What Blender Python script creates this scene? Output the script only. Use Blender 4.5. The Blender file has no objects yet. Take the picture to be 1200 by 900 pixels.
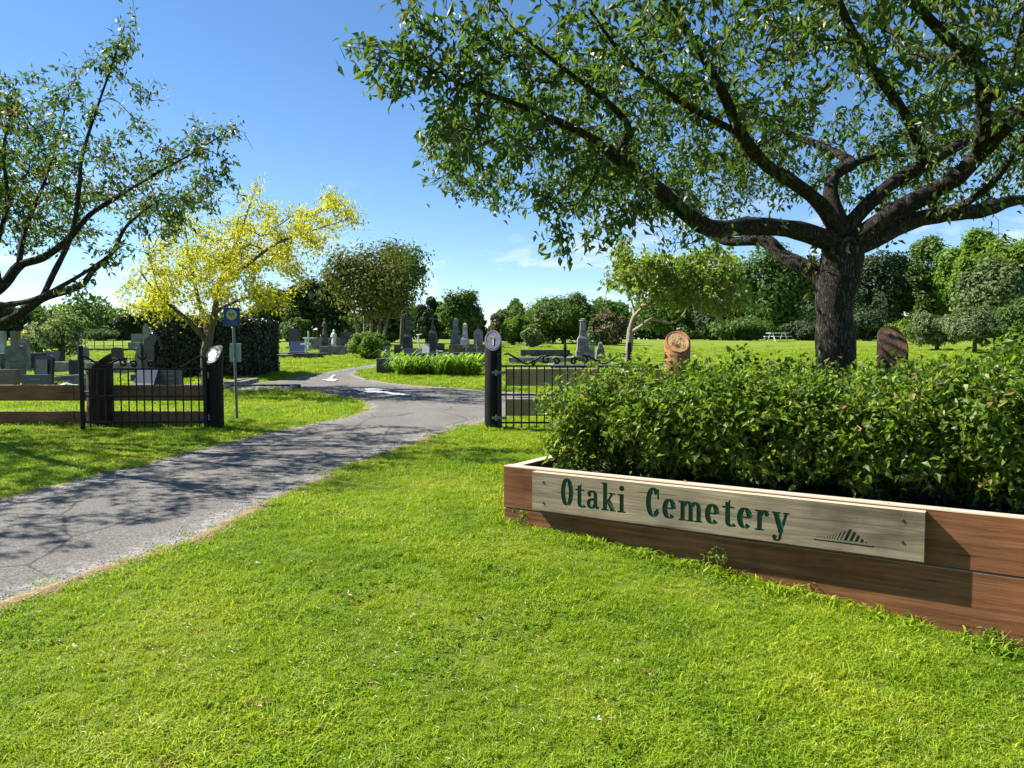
import bpy, bmesh, math, random
import numpy as np
from mathutils import Vector, Matrix
from mathutils.geometry import delaunay_2d_cdt

rnd = random.Random(7)
rng = np.random.default_rng(7)
sc = bpy.context.scene
col = sc.collection
PI = math.pi

# ------------------------------------------------------------------ camera, sky, sun, exposure
F, CH, PITCH = 901.0, 1.5, math.radians(2.86)
cam_d = bpy.data.cameras.new('camera')
cam = bpy.data.objects.new('camera', cam_d); col.objects.link(cam)
cam.location = (0, 0, CH); cam.rotation_euler = (PI/2 - PITCH, 0, 0)
cam_d.sensor_fit = 'HORIZONTAL'; cam_d.sensor_width = 36; cam_d.lens = 36*F/1200
cam_d.clip_end = 3000; cam_d.clip_start = 0.05
sc.camera = cam

SUN_EL = math.radians(44)
SUN_H = Vector((-0.955, 0.295)).normalized()          # horizontal direction towards the sun
world = bpy.data.worlds.new('World'); sc.world = world; world.use_nodes = True
nt = world.node_tree; nt.nodes.clear()
sky = nt.nodes.new('ShaderNodeTexSky'); sky.sky_type = 'NISHITA'; sky.sun_disc = False
sky.sun_elevation = SUN_EL; sky.sun_rotation = math.atan2(SUN_H.x, SUN_H.y)
sky.air_density = 1.0; sky.dust_density = 0.0; sky.ozone_density = 3.0; sky.altitude = 1400
tc = nt.nodes.new('ShaderNodeTexCoord')
sep = nt.nodes.new('ShaderNodeSeparateXYZ'); nt.links.new(tc.outputs['Generated'], sep.inputs[0])
mp = nt.nodes.new('ShaderNodeMapping'); mp.inputs['Scale'].default_value = (3.2, 3.2, 11.0); mp.inputs['Location'].default_value = (0.35, 0.1, 0.0)
nt.links.new(tc.outputs['Generated'], mp.inputs[0])
cn = nt.nodes.new('ShaderNodeTexNoise'); cn.inputs['Scale'].default_value = 2.3; cn.inputs['Detail'].default_value = 7; cn.inputs['Roughness'].default_value = 0.6
nt.links.new(mp.outputs[0], cn.inputs['Vector'])
cr = nt.nodes.new('ShaderNodeMapRange'); cr.inputs[1].default_value = 0.53; cr.inputs[2].default_value = 0.70; cr.inputs[3].default_value = 0; cr.inputs[4].default_value = 0.75
nt.links.new(cn.outputs[0], cr.inputs[0])
el = nt.nodes.new('ShaderNodeMapRange'); el.inputs[1].default_value = 0.11; el.inputs[2].default_value = 0.22; el.inputs[3].default_value = 1; el.inputs[4].default_value = 0
nt.links.new(sep.outputs[2], el.inputs[0])
mu = nt.nodes.new('ShaderNodeMath'); mu.operation = 'MULTIPLY'; nt.links.new(cr.outputs[0], mu.inputs[0]); nt.links.new(el.outputs[0], mu.inputs[1])
mx = nt.nodes.new('ShaderNodeMix'); mx.data_type = 'RGBA'
mx.inputs[7].default_value = (6.6, 6.9, 7.4, 1)
hs = nt.nodes.new('ShaderNodeHueSaturation'); hs.inputs['Saturation'].default_value = 1.14; nt.links.new(sky.outputs[0], hs.inputs['Color'])
nt.links.new(mu.outputs[0], mx.inputs[0]); nt.links.new(hs.outputs[0], mx.inputs[6])
bg = nt.nodes.new('ShaderNodeBackground'); bg.inputs[1].default_value = 0.069
nt.links.new(mx.outputs[2], bg.inputs[0])
wo = nt.nodes.new('ShaderNodeOutputWorld'); nt.links.new(bg.outputs[0], wo.inputs[0])

sd = bpy.data.lights.new('sun', 'SUN'); sd.energy = 5.0; sd.angle = math.radians(0.53); sd.color = (1.0, 0.95, 0.86)
so = bpy.data.objects.new('sun', sd); col.objects.link(so)
sv = Vector((SUN_H.x*math.cos(SUN_EL), SUN_H.y*math.cos(SUN_EL), math.sin(SUN_EL)))
so.rotation_euler = sv.to_track_quat('Z', 'Y').to_euler(); so.location = (-20, 6, 20)

vs = sc.view_settings
vs.view_transform = 'Standard'; vs.look = 'None'; vs.exposure = 1.38; vs.gamma = 1.0; vs.use_curve_mapping = False
sc.cycles.use_denoising = True
sc.cycles.max_bounces = 6; sc.cycles.diffuse_bounces = 3; sc.cycles.glossy_bounces = 2; sc.cycles.transmission_bounces = 4
sc.cycles.sample_clamp_indirect = 6.0
sc.cycles.caustics_reflective = False; sc.cycles.caustics_refractive = False

# ------------------------------------------------------------------ terrain height and pixel helpers
_hy = [-400, 2, 6, 15, 25, 40, 70, 150, 600, 3000]
_hz = [0, 0, .10, .12, .36, 1.05, 1.95, 2.7, 3.0, 3.0]
def sstep(a, b, x):
    t = np.clip((np.asarray(x, float)-a)/(b-a), 0, 1); return t*t*(3-2*t)
def Hn(x, y):
    x = np.asarray(x, float); y = np.asarray(y, float)
    s = 0
    for o in (-1.6, -.8, 0, .8, 1.6): s = s + np.interp(y+o*np.clip(y/12, .3, 3), _hy, _hz)
    s = s/5
    fall = -0.1*np.clip(np.log1p(np.exp((x+.15)*4))/4, 0, 4.5)*(1-sstep(6.3, 12, y))*sstep(-8, 3, y)
    und = .012*np.sin(x*1.7+.6*y)*np.sin(y*1.3-.4*x) + .05*np.sin(x*.21+1)*np.sin(y*.17)*sstep(14, 30, y)
    return s+fall+und
def H(x, y): return float(Hn(x, y))
SP, CP = math.sin(PITCH), math.cos(PITCH)
def ray(px, py):
    a = (px-600)/F; b = (450-py)/F
    return Vector((a, CP+b*SP, -SP+b*CP))
def at(px, py, Y):
    d = ray(px, py); t = Y/d.y
    return Vector((d.x*t, Y, CH+d.z*t))
def ground(px, py, far=240):
    d = ray(px, py); y = 1.0; st = .05; last = y
    while y < far:
        t = y/d.y
        if CH+d.z*t < H(d.x*t, y):
            lo, hi = last, y
            for _ in range(22):
                m = (lo+hi)/2; t = m/d.y
                if CH+d.z*t < H(d.x*t, m): hi = m
                else: lo = m
            t = hi/d.y
            return Vector((d.x*t, hi, H(d.x*t, hi)))
        last = y; y += st; st = .05+y*.01
    t = far/d.y
    return Vector((d.x*t, far, H(d.x*t, far)))
def base(px, Y):
    """point on the ground under picture column px at distance Y"""
    x = (px-600)/F*Y
    for _ in range(3):
        z = H(x, Y); dep = Y*CP-(z-CH)*SP; x = (px-600)/F*dep
    return Vector((x, Y, H(x, Y)))

# ------------------------------------------------------------------ objects and tags
def tag(o, label=None, cat=None, group=None, kind=None):
    if label: o['label'] = label
    if cat: o['category'] = cat
    if group: o['group'] = group
    if kind: o['kind'] = kind
    return o
def empty(name, loc=(0,0,0), rz=0, label=None, cat=None, group=None):
    o = bpy.data.objects.new(name, None); col.objects.link(o)
    o.location = loc; o.rotation_euler = (0, 0, rz); o.empty_display_size = .1
    return tag(o, label, cat, group)
def link_mesh(name, me, mat, parent=None, loc=None):
    o = bpy.data.objects.new(name, me); col.objects.link(o)
    if mat is not None and not me.materials: me.materials.append(mat)
    if parent is not None: o.parent = parent
    if loc is not None: o.location = loc
    return o
def mesh_np(name, V, Fa, smooth=False):
    V = np.ascontiguousarray(V, np.float32); Fa = np.ascontiguousarray(Fa, np.int32)
    me = bpy.data.meshes.new(name); n, k = Fa.shape
    me.vertices.add(len(V)); me.vertices.foreach_set('co', V.ravel())
    me.loops.add(n*k); me.loops.foreach_set('vertex_index', Fa.ravel())
    me.polygons.add(n); me.polygons.foreach_set('loop_start', np.arange(0, n*k, k, dtype=np.int32))
    me.polygons.foreach_set('use_smooth', np.full(n, smooth, bool))
    me.update(calc_edges=True)
    return me
class MB:
    def __init__(s): s.v = []; s.f = []
    def add(s, V, Fs):
        n = len(s.v); s.v += [tuple(p) for p in V]; s.f += [tuple(i+n for i in f) for f in Fs]; return s
    def box(s, x0, x1, y0, y1, z0, z1, bev=0.0):
        if bev <= 0:
            V = [(x,y,z) for z in (z0,z1) for y in (y0,y1) for x in (x0,x1)]
            return s.add(V, [(0,2,3,1),(4,5,7,6),(0,1,5,4),(2,6,7,3),(0,4,6,2),(1,3,7,5)])
        bm = bmesh.new(); bmesh.ops.create_cube(bm, size=1)
        for v in bm.verts: v.co = ((x0+x1)/2+v.co.x*(x1-x0), (y0+y1)/2+v.co.y*(y1-y0), (z0+z1)/2+v.co.z*(z1-z0))
        bmesh.ops.bevel(bm, geom=bm.edges[:], offset=bev, segments=1, affect='EDGES')
        bm.verts.index_update()
        s.add([v.co for v in bm.verts], [[v.index for v in f.verts] for f in bm.faces]); bm.free(); return s
    def prism(s, prof, y0, y1):
        """profile in x,z extruded along y"""
        n = len(prof)
        V = [(x,y0,z) for x,z in prof]+[(x,y1,z) for x,z in prof]
        Fs = [tuple(range(n)), tuple(range(2*n-1, n-1, -1))]
        Fs += [(i, i+n, (i+1)%n+n, (i+1)%n) for i in range(n)]
        return s.add(V, Fs)
    def lathe(s, prof, n=14, c=(0,0)):
        V = []; Fs = []
        for r, z in prof:
            for k in range(n): V.append((c[0]+r*math.cos(2*PI*k/n), c[1]+r*math.sin(2*PI*k/n), z))
        for i in range(len(prof)-1):
            for k in range(n): Fs.append((i*n+k, i*n+(k+1)%n, (i+1)*n+(k+1)%n, (i+1)*n+k))
        Fs.append(tuple(range(n-1, -1, -1))); Fs.append(tuple(range((len(prof)-1)*n, len(prof)*n)))
        return s.add(V, Fs)
    def frustum(s, a, b, z0, z1, c=(0,0)):
        """square frustum half widths a (bottom) b (top)"""
        V = [(c[0]+sx*h, c[1]+sy*h, z) for h, z in ((a,z0),(b,z1)) for sx, sy in ((-1,-1),(1,-1),(1,1),(-1,1))]
        return s.add(V, [(3,2,1,0),(4,5,6,7)]+[(i,(i+1)%4,(i+1)%4+4,i+4) for i in range(4)])
    def tube(s, pts, r, n=6):
        pts = [Vector(p) for p in pts]; m = len(pts)
        rr = r if isinstance(r, (list, tuple)) else [r]*m
        ref = Vector((.13,.31,.94)).normalized(); V = []; Fs = []
        t0 = (pts[1]-pts[0]).normalized(); u = t0.cross(ref)
        if u.length < .1: u = t0.cross(Vector((1,0,0)))
        u.normalize()
        for i, p in enumerate(pts):
            t = (pts[min(i+1,m-1)]-pts[max(i-1,0)]).normalized()
            u = (u-t*u.dot(t)).normalized(); w = t.cross(u)
            for k in range(n):
                a = 2*PI*k/n; V.append(p+(u*math.cos(a)+w*math.sin(a))*rr[i])
        for i in range(m-1):
            for k in range(n): Fs.append((i*n+k, i*n+(k+1)%n, (i+1)*n+(k+1)%n, (i+1)*n+k))
        Fs.append(tuple(range(n-1,-1,-1))); Fs.append(tuple(range((m-1)*n, m*n)))
        return s.add(V, Fs)
    def build(s, name, mat, parent=None, smooth=False, label=None):
        me = bpy.data.meshes.new(name); me.from_pydata(s.v, [], s.f); me.update()
        bm = bmesh.new(); bm.from_mesh(me); bmesh.ops.recalc_face_normals(bm, faces=bm.faces); bm.to_mesh(me); bm.free()
        if smooth:
            me.shade_smooth(); me.set_sharp_from_angle(angle=math.radians(40))
        o = link_mesh(name, me, mat, parent)
        if label: o['label'] = label
        return o

# ------------------------------------------------------------------ materials
def newmat(name):
    m = bpy.data.materials.new(name); m.use_nodes = True
    n = m.node_tree.nodes; n.clear()
    return m, n, m.node_tree.links
def nd(n, t, **k):
    x = n.new(t)
    for a, b in k.items(): setattr(x, a, b)
    return x
def rgba(c): return (c[0], c[1], c[2], 1)
def ramp(n, stops):
    r = n.new('ShaderNodeValToRGB'); e = r.color_ramp.elements
    e[0].position, e[0].color = stops[0][0], rgba(stops[0][1]); e[1].position, e[1].color = stops[-1][0], rgba(stops[-1][1])
    for p, c in stops[1:-1]:
        q = e.new(p); q.color = rgba(c)
    return r
def surf(name, stops, scale=6, stretch=(1,1,1), detail=6, rough=.8, bump=.3, bscale=None, spec=.3, metal=0, obj=True, dist=0.0):
    """noise-mottled solid material on object (or world) coordinates"""
    m, n, L = newmat(name)
    if obj:
        c = nd(n, 'ShaderNodeTexCoord').outputs['Object']
    else:
        c = nd(n, 'ShaderNodeNewGeometry').outputs['Position']
    mpn = nd(n, 'ShaderNodeMapping'); mpn.inputs['Scale'].default_value = stretch; L.new(c, mpn.inputs[0])
    t = nd(n, 'ShaderNodeTexNoise'); t.inputs['Scale'].default_value = scale; t.inputs['Detail'].default_value = detail; t.inputs['Roughness'].default_value = .62; t.inputs['Distortion'].default_value = dist
    L.new(mpn.outputs[0], t.inputs['Vector'])
    r = ramp(n, stops); L.new(t.outputs[0], r.inputs[0])
    p = nd(n, 'ShaderNodeBsdfPrincipled'); p.inputs['Roughness'].default_value = rough; p.inputs['Metallic'].default_value = metal; p.inputs['Specular IOR Level'].default_value = spec
    L.new(r.outputs[0], p.inputs['Base Color'])
    if bump:
        t2 = nd(n, 'ShaderNodeTexNoise'); t2.inputs['Scale'].default_value = bscale or scale*4; t2.inputs['Detail'].default_value = 5
        L.new(mpn.outputs[0], t2.inputs['Vector'])
        b = nd(n, 'ShaderNodeBump'); b.inputs['Strength'].default_value = bump; b.inputs['Distance'].default_value = .02
        L.new(t2.outputs[0], b.inputs['Height']); L.new(b.outputs[0], p.inputs['Normal'])
    o = nd(n, 'ShaderNodeOutputMaterial'); L.new(p.outputs[0], o.inputs[0])
    return m
def leafmat(name, stops, trans=.4, tcol=None, rough=.42, spec=.5, tboost=(1.5, 1.7, .6)):
    m, n, L = newmat(name)
    g = nd(n, 'ShaderNodeNewGeometry')
    r = ramp(n, stops); L.new(g.outputs['Random Per Island'], r.inputs[0])
    p = nd(n, 'ShaderNodeBsdfPrincipled'); p.inputs['Roughness'].default_value = rough; p.inputs['Specular IOR Level'].default_value = spec
    L.new(r.outputs[0], p.inputs['Base Color'])
    tb = nd(n, 'ShaderNodeVectorMath', operation='MULTIPLY'); tb.inputs[1].default_value = tboost
    L.new(r.outputs[0], tb.inputs[0])
    tr = nd(n, 'ShaderNodeBsdfTranslucent'); L.new(tb.outputs[0], tr.inputs[0])
    mxs = nd(n, 'ShaderNodeMixShader'); mxs.inputs[0].default_value = trans
    L.new(p.outputs[0], mxs.inputs[1]); L.new(tr.outputs[0], mxs.inputs[2])
    o = nd(n, 'ShaderNodeOutputMaterial'); L.new(mxs.outputs[0], o.inputs[0])
    return m
def bark(name, c0, c1, sc_=9, stretch=(1,1,.35), bump=.9):
    return surf(name, [(.3, c0), (.7, c1)], scale=sc_, stretch=stretch, rough=.92, bump=bump, bscale=sc_*2.2, spec=.15)

M = {}
def rough_bark():
    m, n, L = newmat('bark_cherry')
    c = nd(n, 'ShaderNodeTexCoord'); mpn = nd(n, 'ShaderNodeMapping'); mpn.inputs['Scale'].default_value = (3, 3, .8); L.new(c.outputs['Object'], mpn.inputs[0])
    d = nd(n, 'ShaderNodeTexNoise'); d.inputs['Scale'].default_value = 5; d.inputs['Detail'].default_value = 4; L.new(mpn.outputs[0], d.inputs['Vector'])
    va = nd(n, 'ShaderNodeMix', data_type='RGBA'); va.inputs[0].default_value = .62; L.new(mpn.outputs[0], va.inputs[6]); L.new(d.outputs['Color'], va.inputs[7])
    v = nd(n, 'ShaderNodeTexVoronoi', feature='DISTANCE_TO_EDGE'); v.inputs['Scale'].default_value = 9; L.new(va.outputs[2], v.inputs['Vector'])
    t = nd(n, 'ShaderNodeTexNoise'); t.inputs['Scale'].default_value = 14; t.inputs['Detail'].default_value = 8; t.inputs['Roughness'].default_value = .7; L.new(mpn.outputs[0], t.inputs['Vector'])
    mr = nd(n, 'ShaderNodeMapRange'); mr.inputs[1].default_value = 0; mr.inputs[2].default_value = .3; mr.inputs[3].default_value = .45; L.new(v.outputs['Distance'], mr.inputs[0])
    ml = nd(n, 'ShaderNodeMath', operation='MULTIPLY'); L.new(mr.outputs[0], ml.inputs[0]); L.new(t.outputs[0], ml.inputs[1])
    r = ramp(n, [(.15,(.010,.008,.007)),(.3,(.034,.028,.023)),(.45,(.075,.063,.052)),(.62,(.19,.17,.145))]); L.new(ml.outputs[0], r.inputs[0])
    p = nd(n, 'ShaderNodeBsdfPrincipled'); p.inputs['Roughness'].default_value = .9; p.inputs['Specular IOR Level'].default_value = .15; L.new(r.outputs[0], p.inputs['Base Color'])
    b = nd(n, 'ShaderNodeBump'); b.inputs['Strength'].default_value = 1; b.inputs['Distance'].default_value = .06; L.new(ml.outputs[0], b.inputs['Height']); L.new(b.outputs[0], p.inputs['Normal'])
    o = nd(n, 'ShaderNodeOutputMaterial'); L.new(p.outputs[0], o.inputs[0]); return m
M['bark_cherry'] = rough_bark()
M['bark_far'] = bark('bark_far', (.05,.04,.03), (.16,.135,.11), 5)
M['bark_pale'] = bark('bark_pale', (.16,.13,.1), (.36,.31,.26), 7)
M['leaf_cherry'] = leafmat('leaf_cherry', [(0,(.036,.066,.016)),(.5,(.058,.098,.022)),(.85,(.09,.13,.03)),(.97,(.12,.13,.04)),(1,(.18,.14,.06))], .5, spec=.4)
M['leaf_cherry_left'] = leafmat('leaf_cherry_left', [(0,(.036,.068,.015)),(.55,(.06,.10,.022)),(.85,(.095,.13,.032)),(.95,(.16,.10,.07)),(1,(.26,.17,.13))], .45)
M['leaf_yellow'] = leafmat('leaf_yellow', [(0,(.32,.35,.016)),(.5,(.45,.455,.022)),(.85,(.52,.49,.03)),(1,(.27,.37,.035))], .45, tboost=(1.25,1.2,.5))
M['leaf_olive'] = leafmat('leaf_olive', [(0,(.07,.09,.02)),(.5,(.13,.145,.038)),(1,(.23,.21,.065))], .25, rough=.6, spec=.18)
M['leaf_dark'] = leafmat('leaf_dark', [(0,(.018,.036,.014)),(.6,(.036,.062,.022)),(1,(.07,.10,.04))], .15, rough=.6, spec=.18)
M['leaf_mid'] = leafmat('leaf_mid', [(0,(.05,.09,.02)),(.5,(.085,.14,.032)),(1,(.14,.20,.05))], .3, rough=.6, spec=.18)
M['leaf_bright'] = leafmat('leaf_bright', [(0,(.08,.14,.018)),(.5,(.13,.21,.025)),(1,(.19,.27,.035))], .35, rough=.6, spec=.18)
M['leaf_grey'] = leafmat('leaf_grey', [(0,(.07,.105,.04)),(.5,(.115,.155,.06)),(1,(.18,.21,.10))], .25, rough=.6, spec=.18)
M['leaf_bronze'] = leafmat('leaf_bronze', [(0,(.05,.06,.02)),(.6,(.12,.11,.05)),(.9,(.24,.17,.09)),(1,(.4,.32,.2))], .25, rough=.6, spec=.18)
M['leaf_small_tree'] = leafmat('leaf_small_tree', [(0,(.075,.125,.022)),(.5,(.14,.205,.035)),(.85,(.22,.27,.06)),(1,(.32,.25,.09))], .4)
M['leaf_cream'] = leafmat('leaf_cream', [(0,(.06,.1,.03)),(.55,(.12,.17,.05)),(.8,(.3,.33,.2)),(1,(.55,.55,.42))], .3, rough=.6, spec=.18)
M['leaf_hedge'] = leafmat('leaf_hedge', [(0,(.06,.10,.015)),(.45,(.105,.17,.022)),(.85,(.18,.25,.035)),(.96,(.24,.25,.05)),(1,(.32,.17,.07))], .45, rough=.45, spec=.35)
M['leaf_clipped'] = leafmat('leaf_clipped', [(0,(.008,.018,.007)),(.7,(.02,.036,.014)),(1,(.05,.075,.035))], .1, rough=.35, spec=.6)
M['leaf_blade'] = leafmat('leaf_blade', [(0,(.10,.19,.015)),(.6,(.19,.31,.02)),(.93,(.29,.38,.03)),(1,(.36,.29,.12))], .4)
M['petal_pink'] = leafmat('petal_pink', [(0,(.45,.09,.16)),(1,(.7,.35,.4))], .3, tboost=(1.1,1.1,1.1))
M['petal_white'] = leafmat('petal_white', [(0,(.6,.6,.55)),(1,(.8,.8,.76))], .2, tboost=(1,1,1))
M['dry_leaf'] = leafmat('dry_leaf', [(0,(.2,.1,.04)),(1,(.34,.2,.09))], .2, tboost=(1,1,1))

def grass_mat(name, thatch=False):
    m, n, L = newmat(name)
    g = nd(n, 'ShaderNodeNewGeometry')
    big = nd(n, 'ShaderNodeTexNoise'); big.inputs['Scale'].default_value = .9; big.inputs['Detail'].default_value = 5; big.inputs['Roughness'].default_value = .6
    L.new(g.outputs['Position'], big.inputs['Vector'])
    fine = nd(n, 'ShaderNodeTexNoise'); fine.inputs['Scale'].default_value = 5.5; fine.inputs['Detail'].default_value = 6; fine.inputs['Roughness'].default_value = .65
    L.new(g.outputs['Position'], fine.inputs['Vector'])
    r1 = ramp(n, [(.32,(.165,.275,.013)),(.5,(.25,.355,.018)),(.68,(.34,.40,.034))]); L.new(big.outputs[0], r1.inputs[0])
    if thatch:
        for e_, c_ in zip(r1.color_ramp.elements, ((.13,.20,.02),(.175,.245,.026),(.225,.275,.04))): e_.color = rgba(c_)
    r2 = ramp(n, [(.60,(0,0,0)),(.76,(1,1,1))]); L.new(fine.outputs[0], r2.inputs[0])
    dry = nd(n, 'ShaderNodeMix', data_type='RGBA'); dry.inputs[7].default_value = (.27,.235,.07,1)
    sc1 = nd(n, 'ShaderNodeMath', operation='MULTIPLY'); sc1.inputs[1].default_value = .72
    L.new(r2.outputs[0], sc1.inputs[0]); L.new(sc1.outputs[0], dry.inputs[0]); L.new(r1.outputs[0], dry.inputs[6])
    if thatch:
        f2 = nd(n, 'ShaderNodeTexNoise'); f2.inputs['Scale'].default_value = 42; f2.inputs['Detail'].default_value = 8; f2.inputs['Roughness'].default_value = .75
        L.new(g.outputs['Position'], f2.inputs['Vector'])
        rv = ramp(n, [(.3,(.55,.6,.5)),(.7,(1.2,1.15,1.0))])
    else:
        f2 = None
        rv = ramp(n, [(0,(.5,.62,.45)),(.5,(.9,.95,.8)),(.9,(1.25,1.15,1.0)),(1,(1.9,1.45,1.6))])
    L.new(f2.outputs[0] if f2 else g.outputs['Random Per Island'], rv.inputs[0])
    mul = nd(n, 'ShaderNodeVectorMath', operation='MULTIPLY'); L.new(dry.outputs[2], mul.inputs[0]); L.new(rv.outputs[0], mul.inputs[1])
    p = nd(n, 'ShaderNodeBsdfPrincipled'); p.inputs['Roughness'].default_value = .55 if not thatch else .9; p.inputs['Specular IOR Level'].default_value = .35 if not thatch else .1
    L.new(mul.outputs[0], p.inputs['Base Color'])
    o = nd(n, 'ShaderNodeOutputMaterial')
    if thatch:
        b = nd(n, 'ShaderNodeBump'); b.inputs['Strength'].default_value = .8; b.inputs['Distance'].default_value = .05
        L.new(f2.outputs[0], b.inputs['Height']); L.new(b.outputs[0], p.inputs['Normal']); L.new(p.outputs[0], o.inputs[0])
    else:
        tb = nd(n, 'ShaderNodeVectorMath', operation='MULTIPLY'); tb.inputs[1].default_value = (1.5,1.5,.8); L.new(mul.outputs[0], tb.inputs[0])
        tr = nd(n, 'ShaderNodeBsdfTranslucent'); L.new(tb.outputs[0], tr.inputs[0])
        ms = nd(n, 'ShaderNodeMixShader'); ms.inputs[0].default_value = .38; L.new(p.outputs[0], ms.inputs[1]); L.new(tr.outputs[0], ms.inputs[2]); L.new(ms.outputs[0], o.inputs[0])
    return m
M['grass'] = grass_mat('grass'); M['lawn'] = grass_mat('lawn', True)

def asphalt_mat():
    m, n, L = newmat('asphalt')
    g = nd(n, 'ShaderNodeNewGeometry')
    at_ = nd(n, 'ShaderNodeAttribute'); at_.attribute_name = 'edge'
    a = nd(n, 'ShaderNodeTexNoise'); a.inputs['Scale'].default_value = 58; a.inputs['Detail'].default_value = 6; a.inputs['Roughness'].default_value = .85
    b = nd(n, 'ShaderNodeTexNoise'); b.inputs['Scale'].default_value = .8; b.inputs['Detail'].default_value = 5
    v = nd(n, 'ShaderNodeTexVoronoi'); v.inputs['Scale'].default_value = 60
    for t in (a, b, v): L.new(g.outputs['Position'], t.inputs['Vector'])
    ra = ramp(n, [(.34,(.05,.047,.042)),(.5,(.145,.137,.125)),(.66,(.33,.315,.285))]); L.new(a.outputs[0], ra.inputs[0])
    rb = ramp(n, [(.3,(.82,.82,.84)),(.7,(1.12,1.11,1.08))]); L.new(b.outputs[0], rb.inputs[0])
    mm = nd(n, 'ShaderNodeVectorMath', operation='MULTIPLY'); L.new(ra.outputs[0], mm.inputs[0]); L.new(rb.outputs[0], mm.inputs[1])
    vw = nd(n, 'ShaderNodeMix', data_type='RGBA'); vw.inputs[0].default_value = .28; L.new(g.outputs['Position'], vw.inputs[6]); L.new(b.outputs['Color'], vw.inputs[7])
    vc = nd(n, 'ShaderNodeTexVoronoi', feature='DISTANCE_TO_EDGE'); vc.inputs['Scale'].default_value = .75; L.new(vw.outputs[2], vc.inputs['Vector'])
    ck = nd(n, 'ShaderNodeMapRange'); ck.inputs[1].default_value = .0; ck.inputs[2].default_value = .012; ck.inputs[3].default_value = .45; L.new(vc.outputs['Distance'], ck.inputs[0])
    mm2 = nd(n, 'ShaderNodeVectorMath', operation='SCALE'); L.new(mm.outputs[0], mm2.inputs[0]); L.new(ck.outputs[0], mm2.inputs['Scale']); mm = mm2
    # worn gravelly edge
    e2 = nd(n, 'ShaderNodeTexNoise'); e2.inputs['Scale'].default_value = 7; e2.inputs['Detail'].default_value = 6; e2.inputs['Roughness'].default_value = .7; L.new(g.outputs['Position'], e2.inputs['Vector'])
    sub = nd(n, 'ShaderNodeMath', operation='MULTIPLY_ADD'); sub.inputs[1].default_value = 1.3; sub.inputs[2].default_value = -.47; L.new(e2.outputs[0], sub.inputs[0])
    dd = nd(n, 'ShaderNodeMath', operation='SUBTRACT'); L.new(sub.outputs[0], dd.inputs[0]); L.new(at_.outputs['Fac'], dd.inputs[1])
    rr = nd(n, 'ShaderNodeMapRange'); rr.inputs[1].default_value = -.1; rr.inputs[2].default_value = .12; L.new(dd.outputs[0], rr.inputs[0])
    rg = ramp(n, [(.0,(.08,.075,.07)),(.5,(.22,.21,.195)),(1,(.36,.35,.33))]); L.new(v.outputs['Color'], rg.inputs[0])
    mxn = nd(n, 'ShaderNodeMix', data_type='RGBA'); L.new(rr.outputs[0], mxn.inputs[0]); L.new(mm.outputs[0], mxn.inputs[6]); L.new(rg.outputs[0], mxn.inputs[7])
    p = nd(n, 'ShaderNodeBsdfPrincipled'); p.inputs['Roughness'].default_value = .95; p.inputs['Specular IOR Level'].default_value = .1
    L.new(mxn.outputs[2], p.inputs['Base Color'])
    bp = nd(n, 'ShaderNodeBump'); bp.inputs['Strength'].default_value = .55; bp.inputs['Distance'].default_value = .012
    L.new(a.outputs[0], bp.inputs['Height']); L.new(bp.outputs[0], p.inputs['Normal'])
    o = nd(n, 'ShaderNodeOutputMaterial'); L.new(p.outputs[0], o.inputs[0])
    return m
M['asphalt'] = asphalt_mat()
M['verge'] = surf('verge', [(.3,(.16,.10,.05)),(.55,(.27,.19,.09)),(.75,(.36,.30,.17))], 14, detail=8, rough=.95, bump=.9, bscale=60, obj=False)
M['paint'] = surf('road_paint', [(.3,(.58,.58,.56)),(.6,(.75,.75,.73))], 12, rough=.7, bump=.2, obj=False)
M['soil'] = surf('soil', [(.3,(.015,.011,.008)),(.7,(.06,.042,.028))], 18, detail=8, rough=.95, bump=1, bscale=40)
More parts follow.
